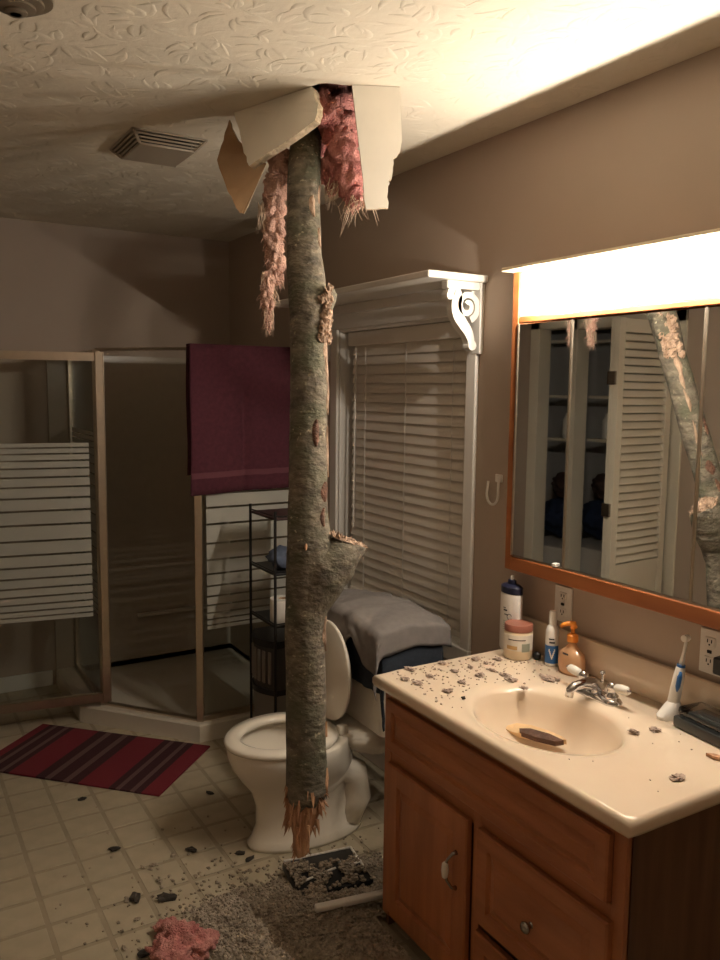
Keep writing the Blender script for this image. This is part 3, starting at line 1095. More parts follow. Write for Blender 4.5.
rng = random.Random(11)
bm = nb()
c = at(715, 757, 2, TZ+0.005)
prism(bm, [(-0.02, 0), (-0.008, 0.010), (0.015, 0.008), (0.026, -0.003), (0.0, -0.008)], lambda a, b, d: V((c.x+a*0.3+b, c.y-a, TZ+0.001+d)), 0, 0.008)
obj('wood_chip', bm, SPLIT, label='small orange wood chip near the counter end', cat='wood chip')

# crumbs on counter
def counter_ok(x, y):
    e = ((x-BC.x)/(AX*1.12))**2+((y-BC.y)/(AY*1.12))**2
    return e > 1.0 and TX0+0.03 < x < XR-0.05 and TY0+0.03 < y < TY1-0.03


NC = 0
spots = [(395, 662), (410, 670), (418, 684), (430, 677), (442, 664), (455, 672), (462, 683), (448, 692), (470, 668), (486, 664), (505, 676), (512, 681), (498, 660), (548, 679), (556, 680), (634, 733), (655, 731), (678, 779), (524, 689), (476, 660), (438, 655), (460, 655), (425, 660), (480, 676), (492, 671), (405, 680)]
for (ax_, ay_) in spots:
    p = at(ax_, ay_, 2, TZ)
    if p.y > TY1-0.022 or p.x < TX0+0.02:
        continue
    bm = nb()
    s = rng.uniform(0.007, 0.015)
    blob(bm, (p.x, p.y, TZ+0.0035), (s*rng.uniform(.7, 1.3), s*rng.uniform(.8, 1.9), 0.003+s*0.12), 3, 0.55, 2.8, NC)
    NC += 1
    obj('debris_clump', bm, CRUMB, label='taupe crumb of ceiling debris lying on the vanity top', cat='debris', group='debris clumps on the vanity top')
bm = nb()
for k in range(260):
    x = rng.uniform(1.28, 1.76)
    y = TY1-0.03-abs(rng.gauss(0, 0.15))
    if counter_ok(x, y):
        chunk(bm, (x, y, TZ+0.0012), rng.uniform(0.001, 0.0034), rng)
for k in range(30):
    x, y = rng.uniform(1.3, 1.7), rng.uniform(1.08, 1.95)
    if counter_ok(x, y):
        chunk(bm, (x, y, TZ+0.0008), rng.uniform(0.001, 0.002), rng)
obj('counter_crumbs', bm, CRUMB, label='fine taupe crumbs scattered over the far end of the vanity top', cat='debris', kind='stuff')
bm = nb()
blob(bm, (BC.x-0.115, BC.y+0.200, TZ+0.003), (0.006, 0.006, 0.004), 2, 0.4, 2, 3)
obj('debris_clump', bm, BARKC, label='small dark crumb on the left rim of the sink', cat='debris')

# ================================================================== toilet
TC = 2.575
tl = thing('toilet', 'bone porcelain toilet with lid raised and seat down', 'toilet', (1.30, TC, 0))


def rim(k, x_front, x_back, hw, z, nn=40, egg=0.12):
    cx = (x_front+x_back)/2
    ax_ = (x_back-x_front)/2
    out = []
    for i in range(nn):
        a = 2*PI*i/nn
        ca, sa = math.cos(a), math.sin(a)
        wmul = 1+egg*ca*0.6
        out.append(V((cx+ax_*k*ca, TC+hw*k*sa*wmul, z)))
    return out


# bowl and pedestal
bm = nb()
rr = [rim(1, 1.085, 1.545, 0.122, 0.0), rim(1, 1.082, 1.547, 0.124, 0.014), rim(1, 1.098, 1.53, 0.110, 0.032), rim(1, 1.115, 1.51, 0.098, 0.08), rim(1, 1.115, 1.50, 0.096, 0.15), rim(1, 1.095, 1.505, 0.110, 0.21),
      rim(1, 1.055, 1.50, 0.145, 0.26), rim(1, 1.025, 1.49, 0.172, 0.31), rim(1, 1.012, 1.475, 0.184, 0.35), rim(1, 1.010, 1.47, 0.186, 0.378), rim(1, 1.014, 1.465, 0.182, 0.384),
      rim(1, 1.035, 1.42, 0.158, 0.384), rim(1, 1.034, 1.42, 0.160, 0.370), rim(1, 1.045, 1.41, 0.150, 0.33), rim(1, 1.085, 1.38, 0.115, 0.26), rim(1, 1.14, 1.34, 0.070, 0.21), rim(1, 1.19, 1.29, 0.03, 0.16)]
ring_loft(bm, rr, True, True)
obj('bowl', bm, PORCT, tl, smooth='all')
obj('water', lathe(nb(), [(0.001, 0.2195), (0.072, 0.22)], (1.24, TC, 0), 28, 1.1, 0.95, cap0=False, cap1=False), WATER, tl)
# tank deck behind the bowl
bm = nb()
rings = []
for (x, hw, z0, z1) in ((1.40, 0.105, 0.350, 0.383), (1.47, 0.130, 0.315, 0.387), (1.55, 0.160, 0.29, 0.39), (1.70, 0.15, 0.30, 0.39)):
    rings.append([V((x, TC-hw, z1)), V((x, TC+hw, z1)), V((x, TC+hw*.8, z0)), V((x, TC-hw*.8, z0))])
ring_loft(bm, rings)
bmesh.ops.bevel(bm, geom=bm.edges[:], offset=0.012, segments=2, affect='EDGES')
obj('deck', bm, PORCT, tl, smooth='all')
# trapway bulge on side
tp = nb()
tube(tp, [(1.20, TC-0.030, 0.16), (1.28, TC-0.045, 0.16), (1.36, TC-0.052, 0.215), (1.42, TC-0.054, 0.255), (1.48, TC-0.052, 0.22), (1.50, TC-0.045, 0.12), (1.47, TC-0.035, 0.04)], [0.045, 0.055, 0.058, 0.060, 0.060, 0.062, 0.060], 18)
obj('trapway', tp, PORCT, tl, smooth='all')
# seat ring
bm = nb()


def seat_ring(i, z):
    return rim(1, 1.003+i, 1.425-i, 0.187-i*0.95, z, 44, 0.10)


rr = [seat_ring(0.004, 0.386), seat_ring(0, 0.392), seat_ring(0.0, 0.400), seat_ring(0.006, 0.407), seat_ring(0.045, 0.410), seat_ring(0.058, 0.405), seat_ring(0.063, 0.395), seat_ring(0.060, 0.386)]
vr = ring_loft(bm, rr, False, False)
nn = len(vr[0])
for i in range(nn):
    j = (i+1) % nn
    bm.faces.new((vr[-1][i], vr[-1][j], vr[0][j], vr[0][i]))
obj('seat', bm, PORCT, tl, smooth='all')
# raised lid
bm = nb()
LT = Matrix.Rotation(math.radians(1.5), 3, 'Y')
ho = V((1.408, TC+0.030, 0.412))


def lid_ring(k, d):
    out = []
    for i in range(44):
        a = 2*PI*i/44
        ca, sa = math.cos(a), math.sin(a)
        zz = 0.188+0.188*k*ca
        yy = 0.172*k*sa*(1-0.05*ca)
        out.append(ho+LT @ V((d, yy, zz)))
    return out


ring_loft(bm, [lid_ring(0.97, 0.0), lid_ring(1.0, 0.004), lid_ring(1.0, 0.010), lid_ring(0.95, 0.018), lid_ring(0.5, 0.022)], True, True)
bmesh.ops.recalc_face_normals(bm, faces=bm.faces)
obj('lid', bm, PORCT, tl, smooth='all')
for s in (-1, 1):
    obj('hinge', boxb(1.405, 1.445, TC+s*0.075-0.014, TC+s*0.075+0.014, 0.386, 0.420, bev=0.006), PORCT, tl, smooth=True)
# tank
bm = nb()
rings = []
for (z, i) in ((0.392, 0.020), (0.400, 0.012), (0.45, 0.008), (0.60, 0.002), (0.735, 0.0)):
    x0, x1, y0, y1 = 1.505+i, 1.725-i*.5, 2.345+i, 2.805-i
    r_ = 0.035
    rg = []
    for (cx, cy, a0) in ((x1-r_, y1-r_, 0), (x0+r_, y1-r_, PI/2), (x0+r_, y0+r_, PI), (x1-r_, y0+r_, 1.5*PI)):
        for k in range(6):
            a = a0+PI/2*k/5
            rg.append(V((cx+r_*math.cos(a), cy+r_*math.sin(a), z)))
    rings.append(rg)
ring_loft(bm, rings)
obj('tank', bm, PORCT, tl, smooth=True)
obj('tank_lid', boxb(1.490, 1.735, 2.332, 2.818, 0.7352, 0.768, bev=0.012, seg=3), PORCT, tl, smooth=True)

# grey shirt draped on tank -----------------------------------------------
def drape(name, y0, y1, path, nx, ny, fold, mtl, label, cat, seed, thick=0.006, sag=None, edge=None):
    """path: polyline (x,z) from front hem over the top to the back"""
    P_ = [V(p) for p in path]
    seg = [0]
    for a, b in zip(P_[:-1], P_[1:]):
        seg.append(seg[-1]+(b-a).length)
    tot = seg[-1]

    def ev(s):
        s = max(0, min(tot, s))
        for k in range(len(seg)-1):
            if s <= seg[k+1]:
                f = (s-seg[k])/(seg[k+1]-seg[k])
                t = (P_[k+1]-P_[k]).normalized()
                return P_[k].lerp(P_[k+1], f), V((-t.y, t.x))
        return P_[-1], V((0, 1))
    bm = nb()
    rows = []
    for j in range(ny+1):
        v = j/ny
        row = []
        for i in range(nx+1):
            u = i/nx
            y = y0+(y1-y0)*u
            drop = 0.0
            if edge is not None and y < edge:
                drop = -(edge-y)*0.96
                y = edge-0.16*(edge-y)-0.006*noise.noise(V((v*7, u*4, seed)))
            hem = fold*3.0*noise.noise(V((u*2.2+seed, 0.3, seed)))
            s = tot*v if v > 0.5 else tot*v+hem*(0.5-v)*2
            p, nrm = ev(max(0.0, s))
            amp = fold*(1.0 if v < 0.45 else 0.8)
            d = amp*(abs(noise.noise(V((u*6.5+seed, v*2.4, seed*.3))))*1.5+0.5*abs(noise.noise(V((u*15, v*5+seed, 1)))))
            if sag:
                zz = sag(u, v)+drop
            else:
                zz = drop
            row.append(bm.verts.new(V((p.x+nrm.x*(d+0.004), y, p.y+nrm.y*(d+0.004)+zz))))
        rows.append(row)
    for a, b in zip(rows[:-1], rows[1:]):
        for i in range(nx):
            bm.faces.new((a[i], a[i+1], b[i+1], b[i]))
    o = obj(name, bm, mtl, smooth='all', label=label, cat=cat)
    m = o.modifiers.new('thickness', 'SOLIDIFY')
    m.thickness = thick
    m.offset = 0
    return o


drape('folded_jeans', 2.19, 2.60, [(1.484, 0.585), (1.482, 0.70), (1.486, 0.775), (1.50, 0.782), (1.62, 0.784), (1.73, 0.782)], 40, 30, 0.008, DENIM,
      'dark navy trousers hanging over the toilet tank beneath grey shirt', 'trousers', 3, 0.010, edge=2.322,
      sag=lambda u, v: 0.0)
drape('crumpled_shirt', 2.245, 2.93, [(1.458, 0.655), (1.456, 0.745), (1.468, 0.800), (1.52, 0.812), (1.60, 0.820), (1.70, 0.812), (1.765, 0.795)], 70, 44, 0.017, SHIRT,
      'crumpled charcoal grey shirt spread over the toilet tank', 'shirt', 9, 0.005, edge=2.312,
      sag=lambda u, v: -0.22*max(0, u-0.80)**1.3 - 0.02*max(0, 0.4-u)/0.4 + 0.02*math.sin(PI*min(1, u*1.2)) + (0.07*math.exp(-((u-0.34)/0.07)**2) if v < 0.25 else 0)*max(0, 1-v*4))

# ================================================================== shower
SA = V((0.80, 4.02))
SB = V((1.232, 3.50))
sh_root = thing('shower_stall', 'corner shower stall with aluminium framed glass and cream curb', 'shower', (1.4, 4.1, 0))
# pan with curb
XW, YW = XR-0.004, YB-0.004
outer_p = [(SA.x, YW), (SA.x, SA.y), (SB.x, SB.y), (XW, SB.y), (XW, YW)]


def offset_poly(d):
    dd = (SB-SA).normalized()
    nrm = V((-dd.y, dd.x))  # inward (toward corner)
    if nrm.dot(V((1, 1))) < 0:
        nrm = -nrm
    # left line x=SA.x+d ; diag offset ; front line y=SB.y+d
    p0 = SA+nrm*d
    x = SA.x+d
    t = (x-p0.x)/dd.x
    A = V((x, p0.y+dd.y*t))
    y = SB.y+d
    t = (y-p0.y)/dd.y
    B = V((p0.x+dd.x*t, y))
    return [(A.x, YW-0.0), (A.x, A.y), (B.x, B.y), (XW, B.y), (XW, YW)]


bm = nb()
rr = []
for d, z in ((0, 0), (0, 0.078), (0.008, 0.086), (0.085, 0.086), (0.098, 0.080), (0.13, 0.045)):
    rr.append([V((x, y, z)) for x, y in offset_poly(d)])
ring_loft(bm, rr, True, True)
obj('pan', bm, PAN, sh_root)
# surround walls
obj('surround_panel', boxb(SA.x, XW, YW-0.012, YW, 0.078, 1.815), SHOWERW, sh_root)
obj('surround_panel', boxb(XW-0.012, XW, SB.y, YW-0.012, 0.078, 1.815), SHOWERW, sh_root)
obj('ledge', boxb(1.25, XW-0.012, YW-0.06, YW-0.012, 0.33, 0.345, bev=0.004), PAN, sh_root)
# frame posts and rails centred on the curb
fp = offset_poly(0.045)
A2, B2 = V((0.912, 3.975)), V(fp[2])
ZT = 1.82


def post(x, y, z0, z1, w=0.03, ang=0.0, m=ALUM, parent=sh_root, name='post'):
    R = Matrix.Translation((x, y, 0)) @ Matrix.Rotation(ang, 4, 'Z')
    return obj(name, box(nb(), -w/2, w/2, -w/2, w/2, z0, z1, bev=0.003, mtx=R), m, parent)


def rail(p, q, z0, z1, w=0.028, parent=sh_root, name='rail', m=ALUM):
    p, q = V(p), V(q)
    d = q-p
    R = Matrix.Translation(((p.x+q.x)/2, (p.y+q.y)/2, 0)) @ Matrix.Rotation(math.atan2(d.y, d.x), 4, 'Z')
    L = d.length
    return obj(name, box(nb(), -L/2, L/2, -w/2, w/2, z0, z1, bev=0.003, mtx=R), m, parent)


def glass(p, q, z0, z1, parent, bands=None, margin=0.0, side=1, name='glass_pane'):
    p, q = V(p), V(q)
    d = q-p
    R = Matrix.Translation(((p.x+q.x)/2, (p.y+q.y)/2, 0)) @ Matrix.Rotation(math.atan2(d.y, d.x), 4, 'Z')
    L = d.length
    g = obj(name, box(nb(), -L/2, L/2, -0.0025, 0.0025, z0, z1, mtx=R), GLASS, parent)
    if bands:
        for (a, b) in bands:
            obj('frosted_band', box(nb(), -L/2+margin, L/2-margin, 0.0028*side-0.0003, 0.0028*side+0.0003, a, b, mtx=R), FROST, g)
    return g


def band_list(zc, n=8, h0=0.082, ratio=0.84, gap=0.009):
    out = [(zc-h0/2+gap/2, zc+h0/2-gap/2)]
    zu, zd = zc+h0/2, zc-h0/2
    h = h0
    for i in range(n):
        h *= ratio
        out.append((zu+gap/2, zu+h-gap/2))
        out.append((zd-h+gap/2, zd-gap/2))
        zu += h
        zd -= h
        gap = max(0.0055, gap*0.95)
    return out


dia = (B2-A2)
ang = math.atan2(dia.y, dia.x)
post(A2.x, A2.y, 0.086, ZT, 0.034, ang/2)
post(B2.x, B2.y, 0.086, ZT+0.008, 0.034, ang/2)
post(XW-0.028, B2.y, 0.086, ZT, 0.024)
post(A2.x, YW-0.028, 0.086, ZT, 0.024)
rail(A2, (A2.x, YW-0.014), ZT-0.03, ZT)
rail(A2, (A2.x, YW-0.014), 0.0865, 0.11)
rail(B2, (XW-0.014, B2.y), ZT-0.02, ZT+0.008)
rail(B2, (XW-0.014, B2.y), 0.0865, 0.112)
rail(A2, B2, ZT-0.006, ZT+0.008, 0.02, name='header')
rail(A2, B2, 0.0865, 0.098, 0.03, name='threshold')
BL = band_list(0.975, 9, 0.090, 0.86, 0.010)
glass((B2.x+0.017, B2.y), (XW-0.04, B2.y), 0.112, ZT-0.02, sh_root, BL, 0.02, -1)
glass((A2.x, A2.y+0.017), (A2.x, YW-0.04), 0.11, ZT-0.03, sh_root, BL, 0.02, 1)
# swung open door
hg = A2+V((0.004, -0.036))
dv = V((-1.0, 0.17)).normalized()
dw = 0.60
de = hg+dv*dw
dz0, dz1 = 0.118, 1.803
door_root = obj('door_stile', box(nb(), -0.017, 0.017, -0.014, 0.014, dz0, dz1, bev=0.004, mtx=Matrix.Translation((hg.x, hg.y, 0)) @ Matrix.Rotation(math.atan2(dv.y, dv.x), 4, 'Z')), ALUM, sh_root)
post(de.x, de.y, dz0, dz1, 0.028, math.atan2(dv.y, dv.x), parent=sh_root, name='door_stile')
rail(hg, de, dz1-0.034, dz1-0.002, 0.022, name='door_rail')
rail(hg, de, dz0, dz0+0.036, 0.022, name='door_rail')
glass(hg+dv*0.02, de-dv*0.018, dz0+0.036, dz1-0.034, sh_root, band_list(0.965, 9, 0.075, 0.885, 0.010), 0.035, 1)

# shower head rod seen above rail
# maroon towel over right panel ------------------------------------------
tw = thing('bath_towel', 'maroon bath towel hanging over the shower panel rail', 'towel', (1.44, B2.y-0.03, 1.16))
def towel_part(z_lo, z_hi, d_extra, m, name, parent, back=False, amp=0.010):
    bm = nb()
    nx, nz = 56, 24
    rows = []
    x0, x1 = 1.212, 1.715
    for j in range(nz+1):
        v = j/nz
        z = z_hi+(z_lo-z_hi)*v
        row = []
        for i in range(nx+1):
            u = i/nx
            x = x0+(x1-x0)*u+0.004*noise.noise(V((z*4, u*3, 1)))-(0.006*max(0, 1.4-z) if u < .3 else 0)
            hang = min(1, (1.83-z)/0.25)
            dd = amp*hang*(math.sin(u*9.5+0.6+0.25*math.sin(z*5))*0.6+noise.noise(V((u*5, z*1.3, 4)))*0.9)
            dd += -0.012*hang*math.exp(-((u-0.52)/0.03)**2)
            hemz = (0.018*u+0.008*noise.noise(V((u*6, 2, 1))))*max(0, 1.5-z)/0.34
            yy = B2.y-0.024-d_extra-dd if not back else B2.y+0.020+dd*0.5
            row.append(bm.verts.new(V((x, yy, z+hemz))))
        rows.append(row)
    for a, b in zip(rows[:-1], rows[1:]):
        for i in range(nx):
            bm.faces.new((a[i], a[i+1], b[i+1], b[i]))
    o = obj(name, bm, m, parent, smooth='all')
    mo = o.modifiers.new('thickness', 'SOLIDIFY')
    mo.thickness = 0.006
    mo.offset = 0
    return o


towel_part(1.160, 1.838, 0.0, TOWEL, 'front_drop', tw)
towel_part(1.25, 1.838, 0.0, TOWEL, 'back_drop', tw, back=True)
towel_part(1.235, 1.262, 0.0035, TOWELB, 'woven_band', tw)
obj('fold_over', boxb(1.212, 1.715, B2.y-0.027, B2.y+0.023, 1.832, 1.842, bev=0.004), TOWEL, tw, smooth=True)

# ================================================================== rack by the shower
rk = thing('wire_rack', 'tall black metal shelf rack between toilet and shower', 'rack', (1.57, 3.18, 0))
rx0, rx1, ry0, ry1 = 1.41, 1.62, 3.05, 3.31
for (x, y) in ((rx0, ry0), (rx0, ry1), (rx1, ry0), (rx1, ry1)):
    obj('upright', tube(nb(), [(x, y, 0), (x, y, 1.14)], 0.0065, 8), BLKM, rk, smooth=True)
for z in (1.105, 0.87, 0.645):
    s_ = obj('shelf', boxb(rx0, rx1, ry0, ry1, z-0.006, z+0.004, bev=0.002), BLKM if z < 1 else mat('dark maroon shelf board', (0.05, 0.022, 0.02), 0.5), rk)
    for (a, b) in (((rx0, ry0), (rx1, ry0)), ((rx0, ry0), (rx0, ry1))):
        obj('shelf_rail', tube(nb(), [(*a, z+0.012), (*b, z+0.012)], 0.003, 6), BLKM, s_)
# bow-front bins in the lower part


def bow(z0, z1, bul, m, name, parent=rk, inset=0.0):
    poly = [(ry0+0.01+inset, rx1-0.01)]
    for i in range(13):
        f = i/12
        poly.append((ry0+0.012+inset+(ry1-ry0-0.024-2*inset)*f, rx0+0.01+inset-bul*math.sin(PI*f)))
    poly.append((ry1-0.01-inset, rx1-0.01))
    return obj(name, prism(nb(), poly, lambda a, b, d: V((b, a, d)), z0, z1), m, parent, smooth=True)


bow(0.545, 0.575, 0.05, BLACK, 'bin_rim')
b_ = bow(0.36, 0.545, 0.04, WICKER, 'bin')
bow(0.335, 0.36, 0.05, BLACK, 'bin_rim')
b2_ = bow(0.10, 0.335, 0.04, WICKERL, 'bin')
for i in range(1, 7):
    f = i/7.5
    yy = ry0+0.012+(ry1-ry0-0.024)*f
    xx = rx0+0.01-0.04*math.sin(PI*f)
    obj('bin_slat', boxb(xx-0.005, xx+0.003, yy-0.010, yy+0.010, 0.385, 0.525, bev=0.001), WICKERL, b_)

bm = nb()
blob(bm, (1.50, 3.15, 0.92), (0.07, 0.07, 0.048), 3, 0.25, 2.2, 5)
for v in bm.verts:
    v.co.z = max(v.co.z, 0.8745)
obj('folded_washcloth', bm, BLUEC, smooth='all', label='dusty blue washcloth bundled on the black rack shelf', cat='washcloth')
tpr = thing('toilet_paper_roll', 'white toilet paper roll standing on the lowest black rack shelf', 'toilet paper', (1.475, 3.115, 0.649))
bm = nb()
lathe(bm, [(0.020, 0.0), (0.054, 0.0), (0.055, 0.004), (0.055, 0.098), (0.054, 0.101), (0.020, 0.101), (0.020, 0.06)], (1.475, 3.115, 0.6495), 32, cap0=False, cap1=False)
obj('paper', bm, PAPERW, tpr, smooth=True)
obj('cardboard_core', lathe(nb(), [(0.0195, 0), (0.0195, 0.099)], (1.475, 3.115, 0.6495), 24, cap0=False, cap1=False), PAPER, tpr)

# ================================================================== rug
bm = nb()
box(bm, -0.445, 0.445, -0.24, 0.24, 0.0005, 0.009, bev=0.003)
rug = obj('bath_rug', bm, RUGM, label='dark red striped woven rug in front of the shower', cat='rug', loc=(0, 0, 0))
d1 = V((0.70, -0.714, 0)).normalized()
d2 = V((0.714, 0.70, 0)).normalized()
fr = V((0.915, 3.095, 0))
cen = fr-d1*0.445+d2*0.24
rug.location = (cen.x, cen.y, 0.0)
rug.rotation_euler = (0, 0, math.atan2(d1.y, d1.x))

# ================================================================== ceiling fittings
fan = thing('exhaust_fan', 'square slotted exhaust fan grille on the ceiling', 'vent', (0.90, 2.93, ZC-0.04))
fcx, fcy = 0.905, 2.935


def fr_ring(hx, hy, z):
    return [V((fcx-hx, fcy-hy, z)), V((fcx+hx, fcy-hy, z)), V((fcx+hx, fcy+hy, z)), V((fcx-hx, fcy+hy, z))]


GRILLE = mat('beige vent plastic', (0.36, 0.305, 0.235), 0.5)
obj('housing', ring_loft(nb_ := nb(), [fr_ring(0.090, 0.105, ZC-0.001), fr_ring(0.085, 0.10, ZC-0.030)]) and nb_, BLACK, fan)
for k in range(4):
    f0 = k/4
    f1 = f0+0.13
    bm = nb()

    def hxy(f):
        return 0.132-0.036*f, 0.150-0.040*f, ZC-0.002-0.034*f
    a, b, z = hxy(f0)
    a1, b1_, z1 = hxy(f1)
    vr = ring_loft(bm, [fr_ring(a, b, z), fr_ring(a1, b1_, z1), fr_ring(a1-0.012, b1_-0.012, z1+0.004), fr_ring(a-0.012, b-0.012, z+0.003)], False, False)
    for i in range(4):
        j = (i+1) % 4
        bm.faces.new((vr[3][i], vr[3][j], vr[0][j], vr[0][i]))
    obj('slat', bm, GRILLE, fan)
obj('cover_plate', ring_loft(nb_ := nb(), [fr_ring(0.098, 0.112, ZC-0.035), fr_ring(0.096, 0.110, ZC-0.041)]) and nb_, GRILLE, fan)
for sx in (-1, 1):
    for sy in (-1, 1):
        bm = nb()
        p = V((fcx+sx*0.128, fcy+sy*0.146, ZC-0.003))
        q = V((fcx+sx*0.096, fcy+sy*0.110, ZC-0.037))
        tube(bm, [p, q], 0.006, 6)
        obj('corner_rib', bm, GRILLE, fan)

df = thing('ceiling_diffuser', 'round ringed air diffuser on the ceiling at upper left', 'vent', (0.33, 2.03, ZC-0.04))
for r_, z in ((0.078, 0.003), (0.060, 0.013), (0.042, 0.022), (0.024, 0.030)):
    obj('ring', lathe(nb(), [(r_*0.80, ZC-z-0.002), (r_, ZC-z-0.0), (r_, ZC-z-0.006), (r_*0.78, ZC-z-0.010)], (0.310, 2.020, 0), 36, cap0=True, cap1=True), mat('dull brass ring', (0.17, 0.135, 0.095), 0.5, 0.2) if r_ == 0.078 else MATS['dull brass ring'], df, smooth=True)
obj('stem', lathe(nb(), [(0.012, ZC-0.040), (0.012, ZC)], (0.310, 2.020, 0), 16), MATS['dull brass ring'], df, smooth=True)

# ================================================================== tree trunk
tree_pts = [(1.215, 2.33, 2.90), (1.172, 2.265, 2.70), (1.134, 2.209, 2.511), (1.106, 2.172, 2.386), (1.090, 2.154, 2.324), (1.063, 2.111, 2.175), (1.045, 2.069, 2.03), (1.038, 2.037, 1.918), (1.024, 1.997, 1.78),
            (1.001, 1.95, 1.619), (0.968, 1.89, 1.411), (0.939, 1.843, 1.249), (0.929, 1.828, 1.108), (0.925, 1.819, 1.006), (0.921, 1.805, 0.851), (0.914, 1.791, 0.696), (0.912, 1.785, 0.632), (0.908, 1.780, 0.570)]
tree_pts = [V(p) for p in tree_pts]
for q_ in tree_pts:      # upper trunk leans back into the roof
    k_ = 1+0.075*max(0, min(1, (q_.z-1.95)/0.45))
    q_.x, q_.y, q_.z = q_.x*k_, q_.y*k_, 1.65+(q_.z-1.65)*k_


def tree_axis(z):
    for a, b in zip(tree_pts[:-1], tree_pts[1:]):
        if b.z <= z <= a.z:
            f = (z-a.z)/(b.z-a.z)
            return a.lerp(b, f)
    return tree_pts[-1] if z < 1 else tree_pts[0]


def trunk_r(z, a):
    r = 0.0505+0.004*(1.25-z)/1.0*0.6
    if 1.85 < z < 2.02:
        r += 0.004*math.sin((z-1.85)/0.17*PI)
    r += 0.020*math.exp(-((z-1.20)/0.10)**2)*max(0, math.cos(a+0.25))
    p = V((math.cos(a)*1.2, math.sin(a)*1.2, z*7))
    r *= 1+0.055*noise.noise(p)+0.025*noise.noise(p*3.1)+0.02*noise.noise(V((math.cos(a)*6, math.sin(a)*6, z*22)))
    return r


def trunk_p(z, a, d=0.0):
    c = tree_axis(z)
    r = trunk_r(z, a)+d
    return V((c.x+r*math.cos(a), c.y+r*math.sin(a), z))


tr = thing('tree_trunk', 'mossy bark tree trunk plunging through the bathroom ceiling', 'tree trunk', (0.887, 1.769, 0.45))
bm = nb()
rings = []
z = 2.88
zs = []
while z > 0.607:
    zs.append(z)
    z -= 0.0125
for z in zs:
    rings.append([trunk_p(z, 2*PI*i/40) for i in range(40)])
# ragged lower lip
lip = []
lip2 = []
for i in range(40):
    a = 2*PI*i/40
    zz = 0.598-0.035*noise.noise(V((math.cos(a)*2.5, math.sin(a)*2.5, 3)))-0.025*noise.noise(V((i*0.9, 1, 1)))
    lip.append(trunk_p(0.60, a)+V((0, 0, zz-0.60)))
    lip2.append(tree_axis(0.60)+V((0.035*math.cos(a), 0.035*math.sin(a), zz-0.56)))
rings.append(lip)
rings.append(lip2)
ring_loft(bm, rings, True, True)
obj('trunk', bm, BARK, tr, smooth='all')

rng = random.Random(5)
# splintered end: core taper plus ragged spikes
tip = V((0.887, 1.769, 0.453))
sp_root = nb()
core = []
c0 = tree_axis(0.64)
for f, r_ in ((0, 0.046), (0.35, 0.043), (0.55, 0.032), (0.72, 0.022), (0.88, 0.020), (0.97, 0.016), (1.0, 0.004)):
    c = c0.lerp(tip, f)
    core.append([c+V((r_*(1+0.25*noise.noise(V((math.cos(2*PI*i/20)*3, math.sin(2*PI*i/20)*3, f*6))))*math.cos(2*PI*i/20), r_*(1+0.25*noise.noise(V((math.cos(2*PI*i/20)*3, 5+math.sin(2*PI*i/20)*3, f*6))))*math.sin(2*PI*i/20), 0.006*noise.noise(V((i*1.7, f*9, 2))))) for i in range(20)])
ring_loft(sp_root, core)
end = obj('splintered_end', sp_root, SPLIT, tr)


def spike(bm, base, direc, L, w):
    d = V(direc).normalized()
    n1 = d.orthogonal().normalized()
    n1 = Quaternion(d, rng.uniform(0, 6.28)) @ n1
    n2 = d.cross(n1)
    vs = [bm.verts.new(V(base)+n1*w), bm.verts.new(V(base)+n2*w*0.6), bm.verts.new(V(base)-n1*w), bm.verts.new(V(base)-n2*w*0.6)]
    m_ = [bm.verts.new(V(base)+d*L*0.55+n1*w*0.6), bm.verts.new(V(base)+d*L*0.55+n2*w*0.4), bm.verts.new(V(base)+d*L*0.55-n1*w*0.5), bm.verts.new(V(base)+d*L*0.55-n2*w*0.4)]
    t_ = bm.verts.new(V(base)+d*L+n1*w*rng.uniform(-.4, .4))
    for i in range(4):
        j = (i+1) % 4
        bm.faces.new((vs[i], vs[j], m_[j], m_[i]))
        bm.faces.new((m_[i], m_[j], t_))
    bm.faces.new(vs[::-1])


bm = nb()
for k in range(90):
    a = rng.uniform(0, 2*PI)
    zz = rng.uniform(0.53, 0.64)
    f = (0.64-zz)/(0.187)
    rad = 0.049*(1-0.45*f)
    base = c0.lerp(tip, f)+V((rad*math.cos(a), rad*math.sin(a), 0))
    spike(bm, base, (0.30*math.cos(a)-0.05, 0.30*math.sin(a), -1), rng.uniform(0.02, 0.055), rng.uniform(0.003, 0.007))
for k in range(24):
    a = rng.uniform(0, 2*PI)
    base = c0.lerp(tip, rng.uniform(.75, .95))+V((0.016*math.cos(a), 0.016*math.sin(a), 0))
    spike(bm, base, (0.45*math.cos(a), 0.45*math.sin(a), -1), rng.uniform(0.012, 0.035), 0.0035)
for k in range(16):   # right-hand outer splinters
    a = rng.uniform(-1.6, 0.3)
    base = trunk_p(rng.uniform(0.58, 0.63), a, -0.008)
    spike(bm, base, (0.6*math.cos(a), 0.6*math.sin(a), -0.8), rng.uniform(0.015, 0.035), 0.005)
obj('splinters', bm, SPLIT, end)

